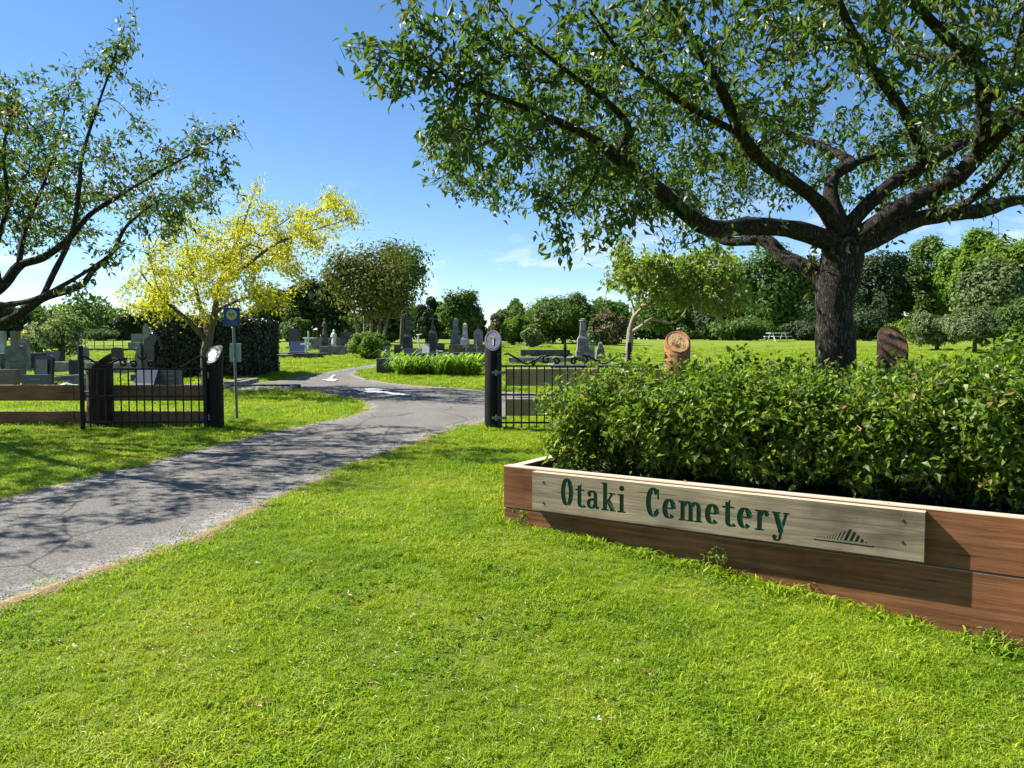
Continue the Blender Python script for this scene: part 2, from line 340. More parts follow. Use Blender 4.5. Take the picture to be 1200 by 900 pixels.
def timber(name, stops, up_col=(.5,.45,.36), grain=2.2):
    m, n, L = newmat(name)
    tcn = nd(n, 'ShaderNodeTexCoord'); mpn = nd(n, 'ShaderNodeMapping'); mpn.inputs['Scale'].default_value = (.45, 9, 9); L.new(tcn.outputs['Object'], mpn.inputs[0])
    t = nd(n, 'ShaderNodeTexNoise'); t.inputs['Scale'].default_value = grain; t.inputs['Detail'].default_value = 9; t.inputs['Roughness'].default_value = .68; t.inputs['Distortion'].default_value = 1.2
    L.new(mpn.outputs[0], t.inputs['Vector'])
    r = ramp(n, stops); L.new(t.outputs[0], r.inputs[0])
    # saw marks and blotches
    bl = nd(n, 'ShaderNodeTexNoise'); bl.inputs['Scale'].default_value = 2.1; bl.inputs['Detail'].default_value = 5; L.new(tcn.outputs['Object'], bl.inputs['Vector'])
    rb = ramp(n, [(.3,(.55,.53,.52)),(.46,(.95,.95,.95)),(.72,(1.3,1.25,1.18))]); L.new(bl.outputs[0], rb.inputs[0])
    mm = nd(n, 'ShaderNodeVectorMath', operation='MULTIPLY'); L.new(r.outputs[0], mm.inputs[0]); L.new(rb.outputs[0], mm.inputs[1])
    flat = nd(n, 'ShaderNodeMapping'); flat.inputs['Scale'].default_value = (1.5, 0, 2.6); L.new(tcn.outputs['Object'], flat.inputs[0])
    kv = nd(n, 'ShaderNodeTexVoronoi'); kv.inputs['Scale'].default_value = 1.0; kv.inputs['Randomness'].default_value = 1.0; L.new(flat.outputs[0], kv.inputs['Vector'])
    kr = nd(n, 'ShaderNodeMapRange'); kr.inputs[1].default_value = .035; kr.inputs[2].default_value = .085; kr.inputs[3].default_value = .38; L.new(kv.outputs['Distance'], kr.inputs[0])
    chm = nd(n, 'ShaderNodeMapping'); chm.inputs['Scale'].default_value = (.9, 0, 34); L.new(tcn.outputs['Object'], chm.inputs[0])
    cht = nd(n, 'ShaderNodeTexNoise'); cht.inputs['Scale'].default_value = 1.6; cht.inputs['Detail'].default_value = 3; L.new(chm.outputs[0], cht.inputs['Vector'])
    chr_ = nd(n, 'ShaderNodeMapRange'); chr_.inputs[1].default_value = .68; chr_.inputs[2].default_value = .72; chr_.inputs[3].default_value = 1; chr_.inputs[4].default_value = .35; L.new(cht.outputs[0], chr_.inputs[0])
    kc = nd(n, 'ShaderNodeMath', operation='MULTIPLY'); L.new(kr.outputs[0], kc.inputs[0]); L.new(chr_.outputs[0], kc.inputs[1])
    mk = nd(n, 'ShaderNodeVectorMath', operation='SCALE'); L.new(mm.outputs[0], mk.inputs[0]); L.new(kc.outputs[0], mk.inputs['Scale']); mm = mk
    w = nd(n, 'ShaderNodeTexWave', wave_type='BANDS', bands_direction='X'); w.inputs['Scale'].default_value = 38; w.inputs['Distortion'].default_value = 6; w.inputs['Detail'].default_value = 3
    L.new(tcn.outputs['Object'], w.inputs['Vector'])
    ad = nd(n, 'ShaderNodeMath', operation='MULTIPLY_ADD'); ad.inputs[1].default_value = .05; L.new(w.outputs[0], ad.inputs[0]); L.new(t.outputs[0], ad.inputs[2])
    # upward faces mixed towards a paler colour
    p = nd(n, 'ShaderNodeBsdfPrincipled'); p.inputs['Roughness'].default_value = .82; p.inputs['Specular IOR Level'].default_value = .2
    ge = nd(n, 'ShaderNodeNewGeometry'); sx = nd(n, 'ShaderNodeSeparateXYZ'); L.new(ge.outputs['True Normal'], sx.inputs[0])
    up = nd(n, 'ShaderNodeMapRange'); up.inputs[1].default_value = .5; up.inputs[2].default_value = .9; up.inputs[4].default_value = .8; L.new(sx.outputs[2], up.inputs[0])
    mxn = nd(n, 'ShaderNodeMix', data_type='RGBA'); mxn.inputs[7].default_value = rgba(up_col); L.new(up.outputs[0], mxn.inputs[0]); L.new(mm.outputs[0], mxn.inputs[6])
    L.new(mxn.outputs[2], p.inputs['Base Color'])
    b = nd(n, 'ShaderNodeBump'); b.inputs['Strength'].default_value = .45; b.inputs['Distance'].default_value = .008; L.new(ad.outputs[0], b.inputs['Height']); L.new(b.outputs[0], p.inputs['Normal'])
    o = nd(n, 'ShaderNodeOutputMaterial'); L.new(p.outputs[0], o.inputs[0])
    return m
M['sleeper'] = timber('sleeper', [(.28,(.10,.037,.015)),(.5,(.185,.074,.031)),(.72,(.28,.13,.06))])
M['sign_wood'] = timber('sign_wood', [(.25,(.10,.077,.05)),(.45,(.19,.15,.098)),(.6,(.27,.22,.15)),(.78,(.35,.295,.21))], up_col=(.5,.43,.31))
M['rail_wood'] = timber('rail_wood', [(.28,(.12,.055,.032)),(.5,(.22,.105,.06)),(.72,(.32,.17,.10))], up_col=(.36,.31,.25))
M['board_wood'] = timber('board_wood', [(.28,(.34,.25,.14)),(.5,(.47,.36,.21)),(.72,(.57,.45,.28))], up_col=(.5,.45,.34))
M['letter_green'] = surf('letter_green', [(.3,(.012,.06,.026)),(.7,(.025,.10,.045))], 20, rough=.55, bump=.2)
M['rust'] = surf('rusty_screw', [(.3,(.05,.03,.02)),(.7,(.14,.08,.04))], 40, rough=.7, bump=.3)
M['black_iron'] = surf('black_iron', [(.3,(.004,.004,.0045)),(.7,(.010,.010,.011))], 20, rough=.5, bump=.15, spec=.25)
M['post_black'] = surf('post_black', [(.3,(.003,.003,.0035)),(.7,(.010,.0095,.010))], 5, stretch=(6,6,.6), rough=.6, bump=.5, spec=.2)
M['post_brown'] = surf('post_brown', [(.3,(.014,.008,.005)),(.7,(.055,.03,.017))], 5, stretch=(6,6,.6), rough=.85, bump=.6)
M['post_rust'] = surf('post_rust', [(.3,(.20,.075,.03)),(.7,(.42,.19,.08))], 5, stretch=(6,6,.7), rough=.8, bump=.5)
M['cut_tan'] = surf('cut_tan', [(.3,(.19,.11,.045)),(.7,(.40,.26,.12))], 14, rough=.7, bump=.6)
M['cut_grey'] = surf('cut_grey', [(.3,(.10,.11,.15)),(.7,(.17,.18,.23))], 9, rough=.45, bump=.15, spec=.5)
M['cut_dark'] = surf('cut_dark', [(.3,(.035,.02,.012)),(.6,(.12,.065,.03)),(.8,(.2,.12,.06))], 8, stretch=(1,1,5), rough=.8, bump=.6)
M['white_paint'] = surf('white_paint', [(.3,(.62,.62,.6)),(.7,(.78,.78,.76))], 8, rough=.5, bump=.1)
M['galv'] = surf('galvanised', [(.3,(.10,.11,.12)),(.7,(.18,.19,.2))], 14, rough=.45, bump=.1, metal=.4)
M['sign_blue'] = surf('sign_blue', [(.3,(.012,.05,.19)),(.7,(.016,.065,.24))], 3, rough=.4, bump=0)
M['sign_gold'] = surf('sign_gold', [(.3,(.4,.36,.14)),(.7,(.55,.5,.24))], 60, rough=.5, bump=0)
M['sign_back'] = surf('sign_back', [(.3,(.30,.38,.37)),(.7,(.40,.48,.47))], 6, rough=.5, bump=.05)
def stone(name, a, b, scale=9, rough=.75, bump=.35, spec=.3): M[name] = surf(name, [(.25,tuple(q*.55 for q in a)),(.42,a),(.6,b),(.8,tuple(q*1.2 for q in b))], scale if scale > 20 else 3.2, detail=9, rough=rough, bump=bump, bscale=scale*5, spec=spec)
stone('stone_grey', (.11,.108,.10), (.24,.235,.22)); stone('stone_pale', (.26,.255,.235), (.46,.45,.42)); stone('stone_green', (.075,.09,.078), (.14,.16,.142))
stone('granite_black', (.012,.013,.016), (.035,.037,.045), 40, .25, .05, .5); stone('granite_blue', (.025,.04,.075), (.06,.085,.14), 40, .3, .05, .5)
stone('granite_rose', (.08,.052,.052), (.15,.105,.10), 40, .35, .05, .5); stone('concrete', (.13,.127,.115), (.28,.27,.25), 6); stone('concrete_dark', (.04,.04,.039), (.105,.102,.097), 6)
stone('marble_white', (.58,.58,.56), (.76,.76,.74), 5, .5, .1); stone('brown_stone', (.10,.07,.05), (.2,.15,.115), 8); stone('granite_mid', (.09,.095,.11), (.17,.175,.2), 40, .35, .05, .5)

# ------------------------------------------------------------------ lawn and road
def inpoly(P, X, Y):
    P = np.asarray(P); X = np.asarray(X); Y = np.asarray(Y); r = np.zeros(X.shape, bool); j = len(P)-1
    for i in range(len(P)):
        xi, yi = P[i]; xj, yj = P[j]
        c = ((yi > Y) != (yj > Y)) & (X < (xj-xi)*(Y-yi)/(yj-yi+1e-12)+xi); r ^= c; j = i
    return r
def edgedist(P, X, Y):
    P = np.asarray(P); d = np.full(np.shape(X), 1e9)
    for i in range(len(P)):
        a = P[i]; b = P[(i+1) % len(P)]; ab = b-a; l = (ab**2).sum()+1e-12
        t = np.clip(((X-a[0])*ab[0]+(Y-a[1])*ab[1])/l, 0, 1)
        d = np.minimum(d, np.hypot(X-a[0]-t*ab[0], Y-a[1]-t*ab[1]))
    return d
def densify(pts, st, closed=True):
    out = []; n = len(pts)
    for i in range(n if closed else n-1):
        a = np.array(pts[i]); b = np.array(pts[(i+1) % n]); k = max(1, int(np.hypot(*(b-a))/st))
        for q in range(k): out.append(a+(b-a)*q/k)
    if not closed: out.append(np.array(pts[-1]))
    return out
def smooth_line(pts, it=2):
    pts = [np.array(p, float) for p in pts]
    for _ in range(it):
        o = [pts[0]]
        for a, b in zip(pts[:-1], pts[1:]): o += [a*.75+b*.25, a*.25+b*.75]
        pts = o+[pts[-1]]
    return pts
right_px = [(-420,868),(-150,768),(0,712),(130,666),(240,630),(330,582),(420,542),(500,513),(568,493),(640,481),(760,474)]
top_px = [(760,458),(640,463),(570,459),(500,453.5),(450,449),(425,444),(415,439.5),(421,436),(432,433),(446,430)]
far_px = [(446,427),(430,428.5),(412,431.5),(390,435.5),(365,439.5),(340,444.5),(322,447.5),(290,449),(200,452)]
low_px = [(200,458),(280,457),(320,457),(350,459),(385,463),(412,468),(430,474),(433,479),(424,485),(400,491.5),(360,499.5),(325,506.5),(300,512),(260,523),(200,538),(150,550),(80,568),(0,588),(-150,626),(-420,692)]
def gl(L): return [np.array(ground(*p).xy) for p in L]
edges_ = [smooth_line(gl(L)) for L in (right_px, top_px, far_px, low_px)]
road_poly = [p for e in edges_ for p in e]
# ragged asphalt edge
rp = densify(road_poly, .12); rp2 = []
for i, p in enumerate(rp):
    q = rp[(i+1) % len(rp)]; d = q-p; nrm = np.array((-d[1], d[0]))/(np.hypot(*d)+1e-9)
    far = min(1, 8/max(2, p[1])) 
    rp2.append(p+nrm*rnd.uniform(-.035, .035)*far)
ROAD = np.array(rp2)
def sheet(name, poly, st, off, mat, extra=None, attr=False, maxy=60):
    P = np.asarray(poly); x0, y0 = P.min(0); x1, y1 = P.max(0)
    gx, gy = np.meshgrid(np.arange(x0, x1, st), np.arange(y0, y1, st)); gx = gx.ravel(); gy = gy.ravel()
    k = inpoly(P, gx, gy); gx = gx[k]; gy = gy[k]; k = edgedist(P, gx, gy) > st*.3; gx = gx[k]; gy = gy[k]
    co = [Vector(p) for p in P]+[Vector((a, b)) for a, b in zip(gx, gy)]
    n = len(P)
    v, e, f, *_ = delaunay_2d_cdt(co, [(i, (i+1) % n) for i in range(n)], [], 1, 1e-5)
    V = np.array([(p.x, p.y, 0) for p in v]); V[:,2] = Hn(V[:,0], V[:,1])+off
    me = mesh_np(name, V, np.array([t for t in f if len(t) == 3]), True)
    if attr:
        A = me.attributes.new('edge', 'FLOAT', 'POINT'); A.data.foreach_set('value', edgedist(P, V[:,0], V[:,1]).astype(np.float32))
    o = link_mesh(name, me, mat); tag(o, kind='structure'); return o

# terrain sheet: fine near, coarse to the horizon
def axis(fine0, fine1, st, far, grow):
    a = list(np.arange(fine0, fine1, st)); s = st; x = a[-1]
    while x < far: s *= grow; x += s; a.append(x)
    s = st; x = a[0]; pre = []
    while x > -far: s *= grow; x -= s; pre.append(x)
    return np.array(pre[::-1]+a)
ax = axis(-16, 12, .35, 1500, 1.16); ay = axis(-1, 46, .35, 1500, 1.16)
gx, gy = np.meshgrid(ax, ay); V = np.stack([gx.ravel(), gy.ravel(), Hn(gx.ravel(), gy.ravel())], 1)
nx = len(ax); ii = np.arange((len(ay)-1)*nx).reshape(-1, nx)[:, :-1].ravel()
tag(link_mesh('ground', mesh_np('ground', V, np.stack([ii, ii+1, ii+nx+1, ii+nx], 1), True), M['lawn']), kind='structure')
sheet('road', ROAD, .3, .018, M['asphalt'], attr=True)
# dry verge strips beside the road: needles, grit and dead grass
def verge(line, w, side, name):
    L = densify(line, .15, False); V = []; n = len(L)
    for i, p in enumerate(L):
        d = L[min(i+1, n-1)]-L[max(i-1, 0)]; d = d/(np.hypot(*d)+1e-9); nr = np.array((-d[1], d[0]))*side
        wv = w*(.55+.45*math.sin(i*.31)*math.sin(i*.127+1)+rnd.uniform(0, .5))
        for q, z in ((-.11*rnd.uniform(.3,1), .012), (.0, .026), (wv*.6, .018), (wv*1.2, -.006)):
            xy = p+nr*q; V.append((xy[0], xy[1], H(*xy)+z))
    Fs = [(i*4+k, i*4+k+1, i*4+k+5, i*4+k+4) for i in range(n-1) for k in range(3)]
    tag(link_mesh(name, mesh_np(name, np.array(V), np.array(Fs), True), M['verge']), kind='structure')
verge(edges_[0], .12, -1, 'road_verge')
verge(edges_[3], .11, -1, 'road_verge')
verge(edges_[1], .1, -1, 'road_verge')
def gravel():
    g = np.random.default_rng(55); P = []; C = np.array([(1,0,0),(-1,0,0),(0,1,0),(0,-1,0),(0,0,1),(0,0,-1)], float)
    L = np.array(densify(edges_[0], .05, False)); L2 = np.array(densify(edges_[3], .05, False)); L = np.concatenate([L, L2]); L = L[(L[:,1] < 15) & (L[:,1] > 2)]
    n = 5200; i = g.integers(0, len(L), n); xy = L[i]+g.normal(size=(n,2))*np.where(g.uniform(size=n) < .3, .22, .09)[:,None]
    r = .0055*g.uniform(.4, 1.5, n)*(1+xy[:,1]*.04)
    z = Hn(xy[:,0], xy[:,1])+.022
    V = C[None]*g.uniform(.6, 1.2, (n,6,1))*r[:,None,None]*np.array((1,1,.6))+np.stack([xy[:,0], xy[:,1], z], 1)[:,None,:]
    F_ = np.array([(0,2,4),(2,1,4),(1,3,4),(3,0,4),(2,0,5),(1,2,5),(3,1,5),(0,3,5)]); Fa = (F_[None]+np.arange(n)[:,None,None]*6).reshape(-1,3)
    m = surf('gravel', [(.3,(.24,.23,.21)),(.6,(.42,.40,.37)),(.8,(.58,.56,.52))], 23, rough=.9, bump=0, obj=False)
    tag(link_mesh('gravel', mesh_np('gravel', V.reshape(-1,3), Fa), m), 'loose pale gravel along the edges of the drive', 'gravel', kind='stuff')
gravel()
def painted(name, pxpoly, label):
    P = [np.array(ground(*p).xy) for p in pxpoly]
    o = sheet(name, densify(P, .3), .4, .042, M['paint']); del o['kind']
    tag(o, label, 'road marking', 'white arrows painted on the drive')
painted('painted_arrow', [(411,457.2),(436,456.6),(450,458.2),(446,460),(466,462.2),(481,464.0),(479,465.6),(462,464.2),(440,461.6),(432,461.8)], 'long white arrow painted on the asphalt pointing left, nearer the gate')
painted('painted_arrow', [(377,446.2),(385,445.6),(387,443.6),(391,440.6),(393,441.2),(389.5,443.6),(389,445.4),(396,446.2),(391,448.4),(386,447.8)], 'small bent white arrow on the asphalt farther up the drive')

# ------------------------------------------------------------------ foliage helpers
def unit(a): return a/(np.linalg.norm(a, axis=-1, keepdims=True)+1e-9)
def leaves(P, A, N, Ln, Wd, fold=.25, curl=.15):
    """pointed folded leaves: P base points, A axis, N approximate normal, lengths, widths"""
    A = unit(A); S = unit(np.cross(A, N)); N = np.cross(S, A)
    Ln = np.asarray(Ln).reshape(-1,1); Wd = np.asarray(Wd).reshape(-1,1)
    b = P; c = P+A*Ln*.48-N*Ln*.02; t = P+A*Ln-N*Ln*curl
    l = P+A*Ln*.42+S*Wd*.5+N*Wd*fold; r = P+A*Ln*.42-S*Wd*.5+N*Wd*fold
    V = np.stack([b, l, c, r, t], 1).reshape(-1, 3)
    i = np.arange(len(P))[:, None]*5
    Fa = np.concatenate([i+[[0,2,1]], i+[[0,3,2]], i+[[1,2,4]], i+[[2,3,4]]], 1).reshape(-1, 3)
    return V, Fa
def diamonds(P, N, S, rg):
    """two-triangle bent leaf clump faces for distant crowns"""
    N = unit(N); T = unit(np.cross(N, rg.normal(size=P.shape))); B = np.cross(N, T)
    S = np.asarray(S).reshape(-1,1)
    V = np.stack([P-T*S*.6, P-B*S*.34+N*S*.1, P+T*S*.6-N*S*.15, P+B*S*.34+N*S*.1], 1).reshape(-1,3)
    i = np.arange(len(P))[:, None]*4
    return V, np.concatenate([i+[[0,1,2]], i+[[0,2,3]]], 1).reshape(-1,3)
class Skel:
    k = 1.0
    def __init__(s): s.p = np.zeros((0,3)); s.par = []; s.rad = []; s.fix = []; s.P = []
    def add(s, p, par, r=None):
        s.P.append(np.array(p, float)); s.par.append(par); s.fix.append(r); return len(s.P)-1
    def limb(s, pts, radii, start=None, sub=5):
        """authored limb through world points; radii interpolated; start = node index to spring from"""
        pts = [np.array(p, float) for p in pts]; n = len(pts)
        par = start; out = []
        for i in range(n-1):
            p0 = pts[max(i-1,0)]; p1 = pts[i]; p2 = pts[i+1]; p3 = pts[min(i+2,n-1)]
            for k in range(sub):
                t = k/sub
                q = .5*((2*p1)+(-p0+p2)*t+(2*p0-5*p1+4*p2-p3)*t*t+(-p0+3*p1-3*p2+p3)*t**3)
                f = (i+t)/(n-1); r = s.k*np.interp(f, np.linspace(0,1,len(radii)), radii)
                if not (i == 0 and k == 0 and start is not None):
                    par = s.add(q, par, r); out.append(par)
        par = s.add(pts[-1], par, s.k*radii[-1]); out.append(par); s.ends = getattr(s, 'ends', [])+[pts[-1]]
        return out
    def near(s, p):
        return int(np.argmin(((np.array(s.P)-np.array(p))**2).sum(1)))
    def grow(s, T, seg=.22, wob=.03, rg=rng, trunk_pen=None, bend=.45):
        T = np.asarray(T); n0 = len(s.P); P0 = np.array(s.P)
        d0 = np.sqrt(((T[:,None,:]-P0[None,::3])**2).sum(2)).min(1)
        cap = n0+len(T)*40; A = np.zeros((cap,3)); A[:n0] = P0; m = n0
        pen = np.zeros(cap)
        if trunk_pen is not None: pen[:n0] = trunk_pen(P0)
        tips = []
        for ti in np.argsort(d0):
            t = T[ti]; D = np.sqrt(((A[:m]-t)**2).sum(1)); j = int(np.argmin(D+pen[:m])); dist = D[j]
            if dist < 1e-3: continue
            pj = s.par[j]; dr = A[j]-A[pj] if pj is not None else np.array((0,0,1.)); dr = dr/(np.linalg.norm(dr)+1e-9)
            c = A[j]+dr*dist*bend+rg.normal(size=3)*wob*2; k = max(2, min(36, int(dist/seg+.99))); par = j
            for q in range(1, k+1):
                u = q/k; w = (1-u)**2*A[j]+2*u*(1-u)*c+u*u*t
                if q < k: w = w+rg.normal(size=3)*wob*min(1, dist)
                par = s.add(w, par); A[m] = w; m += 1
            tips.append(par)
        return tips
    def mesh(s, name, tip=.003, expo=2.3, minr=None, sides=(12,7,4), rough=0.0):
        n = len(s.P); P = np.array(s.P); acc = np.zeros(n); R = np.zeros(n); ch = [[] for _ in range(n)]
        for i in range(n-1, -1, -1):
            r = (acc[i])**(1/expo) if acc[i] > 0 else tip
            if s.fix[i] is not None: r = max(s.fix[i], min(r, s.fix[i]*1.15))
            R[i] = r
            if s.par[i] is not None: acc[s.par[i]] += r**expo; ch[s.par[i]].append(i)
        s.R = R
        mb = MB(); done = []
        stack = [(i, None) for i in range(n) if s.par[i] is None]
        while stack:
            st, pr = stack.pop(); line = [st]; cur = st
            while ch[cur]:
                c = sorted(ch[cur], key=lambda q: -R[q]); 
                for o in c[1:]: stack.append((o, cur))
                cur = c[0]; line.append(cur)
            pts = [P[i] for i in line]; rr = [R[i] for i in line]
            if pr is not None: pts = [P[pr]]+pts; rr = [min(R[pr]*.9, rr[0]*1.25)]+rr
            if len(pts) < 2: continue
            k = sides[0] if rr[0] > .05 else sides[1] if rr[0] > .015 else sides[2]
            if rough and rr[0] > .05:
                a0 = rnd.uniform(0, 6); rr = [r*(1+rough*(math.sin(a0+i*.9)+.6*math.sin(a0*2+i*2.1))) for i, r in enumerate(rr)]
            mb.tube(pts, rr, k)
        me = bpy.data.meshes.new(name); me.from_pydata(mb.v, [], mb.f); me.update(); me.shade_smooth()
        return me
def twig_leaves(s, tips, per, back, Ln, ratio=.5, droop=.5, spread=.06, rg=rng, upn=.8):
    """leaves along the last nodes of every twig"""
    Ps = []; Ds = []
    for t in tips:
        i = t; st = []
        for _ in range(back):
            p = s.par[i]
            if p is None: break
            st.append((s.P[p], s.P[i])); i = p
        if not st: continue
        k = max(1, int(per*rg.uniform(.55, 1.4)))
        for _ in range(k):
            a, b = st[min(len(st)-1, int(abs(rg.normal())*len(st)*.45))]; u = rg.uniform()
            Ps.append(a+(b-a)*u); Ds.append(b-a)
    Ps = np.array(Ps); Ds = unit(np.array(Ds)); n = len(Ps)
    P = Ps+rg.normal(size=(n,3))*spread
    A = Ds*.5+rg.normal(size=(n,3))*.75; A[:,2] -= droop
    N = rg.normal(size=(n,3))*.7; N[:,2] += upn
    L = Ln*rg.uniform(.42, 1.3, n)
    return leaves(P, A, N, L, L*ratio*rg.uniform(.8, 1.2, n))
def blob(rg, n, c, r, shell=.55):
    """points in an ellipsoid, biased to the outside"""
    d = unit(rg.normal(size=(n,3))); u = rg.uniform(shell**3, 1, n)**(1/3)
    return np.array(c)+d*u[:,None]*np.array(r)
def make_tree(name, label, root, skel, tips_leaf, bark_m, leaf_m, group=None, cat='tree', tip=.004, rough=0., extra=()):
    """one tree: an Empty at its foot parenting trunk and crown"""
    r = empty(name, root, 0, label, cat, group)
    o = np.array(root)
    def loc(me):
        n = len(me.vertices); a = np.empty(n*3, np.float32); me.vertices.foreach_get('co', a); a = a.reshape(-1,3)-o; me.vertices.foreach_set('co', a.astype(np.float32).ravel()); me.update()
    me = skel.mesh('trunk', tip=tip, rough=rough); loc(me); link_mesh('trunk', me, bark_m, r)
    V, Fa = tips_leaf; me = mesh_np('crown', V, Fa); loc(me); link_mesh('crown', me, leaf_m, r)
    for nm, (V, Fa), mm in extra:
        me = mesh_np(nm, V, Fa); loc(me); tag(link_mesh(nm, me, mm, r), kind='stuff')
    return r
def pts(L): return [at(x, y, Y) for x, y, Y in L]

# ------------------------------------------------------------------ the big cherry on the right
def big_cherry():
    s = Skel(); g = np.random.default_rng(11); Y0 = 9.5
    b = base(981, Y0)
    tr = s.limb([b-Vector((0,0,.15)), b+Vector((0,0,.35)), at(979,395,Y0), at(978,350,Y0), at(986,310,Y0), at(990,282,Y0)], [.33,.235,.2,.195,.2,.23,.22], None, 4)
    top = tr[-2]; mid = tr[-7]
    s.k = .76
    L1 = s.limb(pts([(985,288,Y0),(935,270,9.2),(880,265,8.9),(835,268,8.5),(800,247,8.4),(760,212,8.2),(722,184,8.0),(690,160,7.8),(630,132,7.5),(560,105,7.3)]), [.16,.145,.13,.125,.115,.10,.085,.06,.04,.02], top)
    s.limb(pts([(722,184,8.0),(736,150,7.8),(712,120,7.5),(660,80,7.1),(610,40,6.8)]), [.06,.05,.04,.025,.015], L1[-16])
    s.limb(pts([(835,268,8.5),(790,225,8.9),(735,205,9.4),(690,178,9.8)]), [.06,.045,.03,.018], s.near(at(835,268,8.5)))
    L2 = s.limb(pts([(984,275,Y0),(962,240,9.3),(927,212,9.0),(897,193,8.6),(868,157,8.1),(850,115,7.7),(820,60,7.2),(780,0,6.7),(740,-70,6.2)]), [.13,.115,.10,.09,.08,.065,.05,.035,.02], top)
    s.limb(pts([(868,157,8.1),(800,120,7.7),(735,70,7.3),(690,10,6.8)]), [.05,.04,.03,.015], s.near(at(868,157,8.1)))
    L3 = s.limb(pts([(978,345,Y0),(950,318,9.8),(917,300,10.1),(895,282,10.3),(850,282,10.7),(812,262,11.2),(770,225,11.8),(720,200,12.4)]), [.15,.135,.13,.11,.08,.06,.045,.02], mid)
    L4 = s.limb(pts([(988,270,Y0),(974,232,9.6),(978,204,9.7),(998,193,9.9),(985,182,10.3),(955,168,10.8),(930,159,11.2),(888,137,11.8),(845,112,12.4)]), [.14,.12,.11,.09,.075,.065,.055,.04,.02], top)
    s.limb(pts([(998,193,9.9),(1030,182,10.6),(1075,180,11.4),(1120,160,12.2)]), [.055,.045,.035,.02], s.near(at(998,193,9.9)))
    L5 = s.limb(pts([(1000,284,Y0),(1042,252,9.4),(1090,226,9.2),(1125,204,9.0),(1155,172,8.8),(1200,128,8.5),(1260,70,8.1),(1330,0,7.7)]), [.17,.155,.14,.13,.115,.095,.07,.03], top)
    L5b = s.limb(pts([(996,262,Y0),(1037,221,9.7),(1083,193,9.9),(1133,164,10.1),(1172,134,10.4),(1230,110,10.8),(1300,90,11.3)]), [.12,.11,.10,.09,.075,.05,.025], top)
    L6 = s.limb(pts([(1002,292,Y0),(1060,262,9.7),(1110,250,9.9),(1150,247,10.0),(1184,236,10.1),(1240,228,10.4),(1330,205,10.9)]), [.16,.145,.135,.13,.10,.06,.03], top)
    s.limb(pts([(1085,256,9.8),(1135,236,9.2),(1165,212,8.8),(1190,178,8.4),(1215,140,8.0)]), [.07,.055,.05,.04,.02], L6[8])
    L7 = s.limb(pts([(1086,192,9.9),(1064,140,9.0),(1037,100,8.2),(1017,73,7.6),(997,33,6.9),(975,-15,6.2),(945,-90,5.4)]), [.085,.075,.065,.06,.05,.04,.02], L5b[9])
    L8 = s.limb(pts([(1150,178,8.8),(1152,130,8.6),(1150,93,8.3),(1136,68,8.0),(1104,38,7.5),(1060,-10,6.9),(1010,-80,6.2)]), [.11,.095,.09,.08,.065,.045,.02], s.near(at(1152,174,8.8)))
    s.limb(pts([(1136,68,8.0),(1084,64,8.5),(1050,41,9.0),(1010,20,9.5),(950,0,10.1)]), [.06,.055,.045,.03,.015], s.near(at(1136,68,8.0)))
    s.limb(pts([(1152,120,8.6),(1180,98,8.2),(1197,40,7.7),(1215,-40,7.1)]), [.06,.05,.04,.02], s.near(at(1152,120,8.6)))
    c = b.xy; T = []
    # umbrella crown: thin low shell at the rim, higher dome in the middle
    while len(T) < 2000:
        a = g.uniform(0, 2*PI); rr = 6.3*math.sqrt(g.uniform(.02, 1)); x = c[0]+rr*math.cos(a); y = c[1]+rr*math.sin(a)
        lim = 5.6+.55*math.sin(3*a+.7)+.35*math.sin(7*a+2.1)+.25*math.sin(13*a)
        lim *= 1-.27*max(0, -math.sin(a))
        if rr > lim: continue
        f = rr/lim
        lo = 3.05+.4*math.sin(f*PI)+.85*f**3+.2*math.sin(2.1*x+1.3)*math.sin(1.9*y); hi = 4.45+1.35*math.cos(f*PI/2)**.8
        z = lo+(hi-lo)*g.uniform(0, 1)**.8
        if x > c[0]+3 and g.uniform() < .35: continue
        T.append((x, y, z+b.z*.5))
    # drooping outer sprays on the left rim
    droop = [(655,300,6.3),(640,285,6.4),(690,285,6.6),(705,262,7.0),(600,245,5.9),(640,240,6.2),(675,240,6.6),(560,215,5.6),(605,205,5.8),(505,190,5.3),(505,165,5.4),(545,170,5.5),(578,195,5.7),
             (405,70,5.6),(425,85,5.6),(445,78,5.7),(432,105,5.5),(470,95,5.7),(462,115,5.5),(500,110,5.6),(480,70,5.8),(475,45,5.7),(478,20,5.6),(485,0,5.5),(520,140,5.6),(540,60,5.8),(515,30,5.6),
             (560,130,5.8),(600,165,6.0),(745,250,7.4),(770,262,7.7),(735,275,7.2),(720,232,7.0),(800,290,8.0),(640,195,6.2),(680,205,6.6)]
    droop = [(x, y, Y+1.6 if Y < 6.05 else Y+1.2 if Y < 7 else Y+.6) for x, y, Y in droop]
    T += [tuple(at(*q)) for q in droop]
    for x, y, Y in droop:
        for _ in range(4): T.append(tuple(at(x+g.uniform(0,46), y-g.uniform(0,36), Y+g.uniform(-.3,.5))))
    for q in range(tr[-1]+1, len(s.P)):      # side twigs clothing the outer limbs
        if s.fix[q] < .085 and np.hypot(*(s.P[q][:2]-np.array(c))) > 1.3:
            T.append(tuple(s.P[q]+np.array((g.normal()*.55, g.normal()*.55, g.normal()*.28))))
    for e_ in s.ends:
        if e_[2] > 2.6: T += [tuple(e_+g.normal(size=3)*np.array((.38,.38,.25))) for _ in range(9)]
    tips = s.grow(T, .2, .03, g, trunk_pen=lambda P: np.where(P[:,2] < 2.75, 3.0, 0))
    V1 = twig_leaves(s, tips, 16, 4, .108, .46, .6, .065, g)
    make_tree('cherry_tree', 'large spreading cherry tree with thick dark trunk behind the planted hedge', tuple(b), s, V1, M['bark_cherry'], M['leaf_cherry'], tip=.0036, rough=.06)
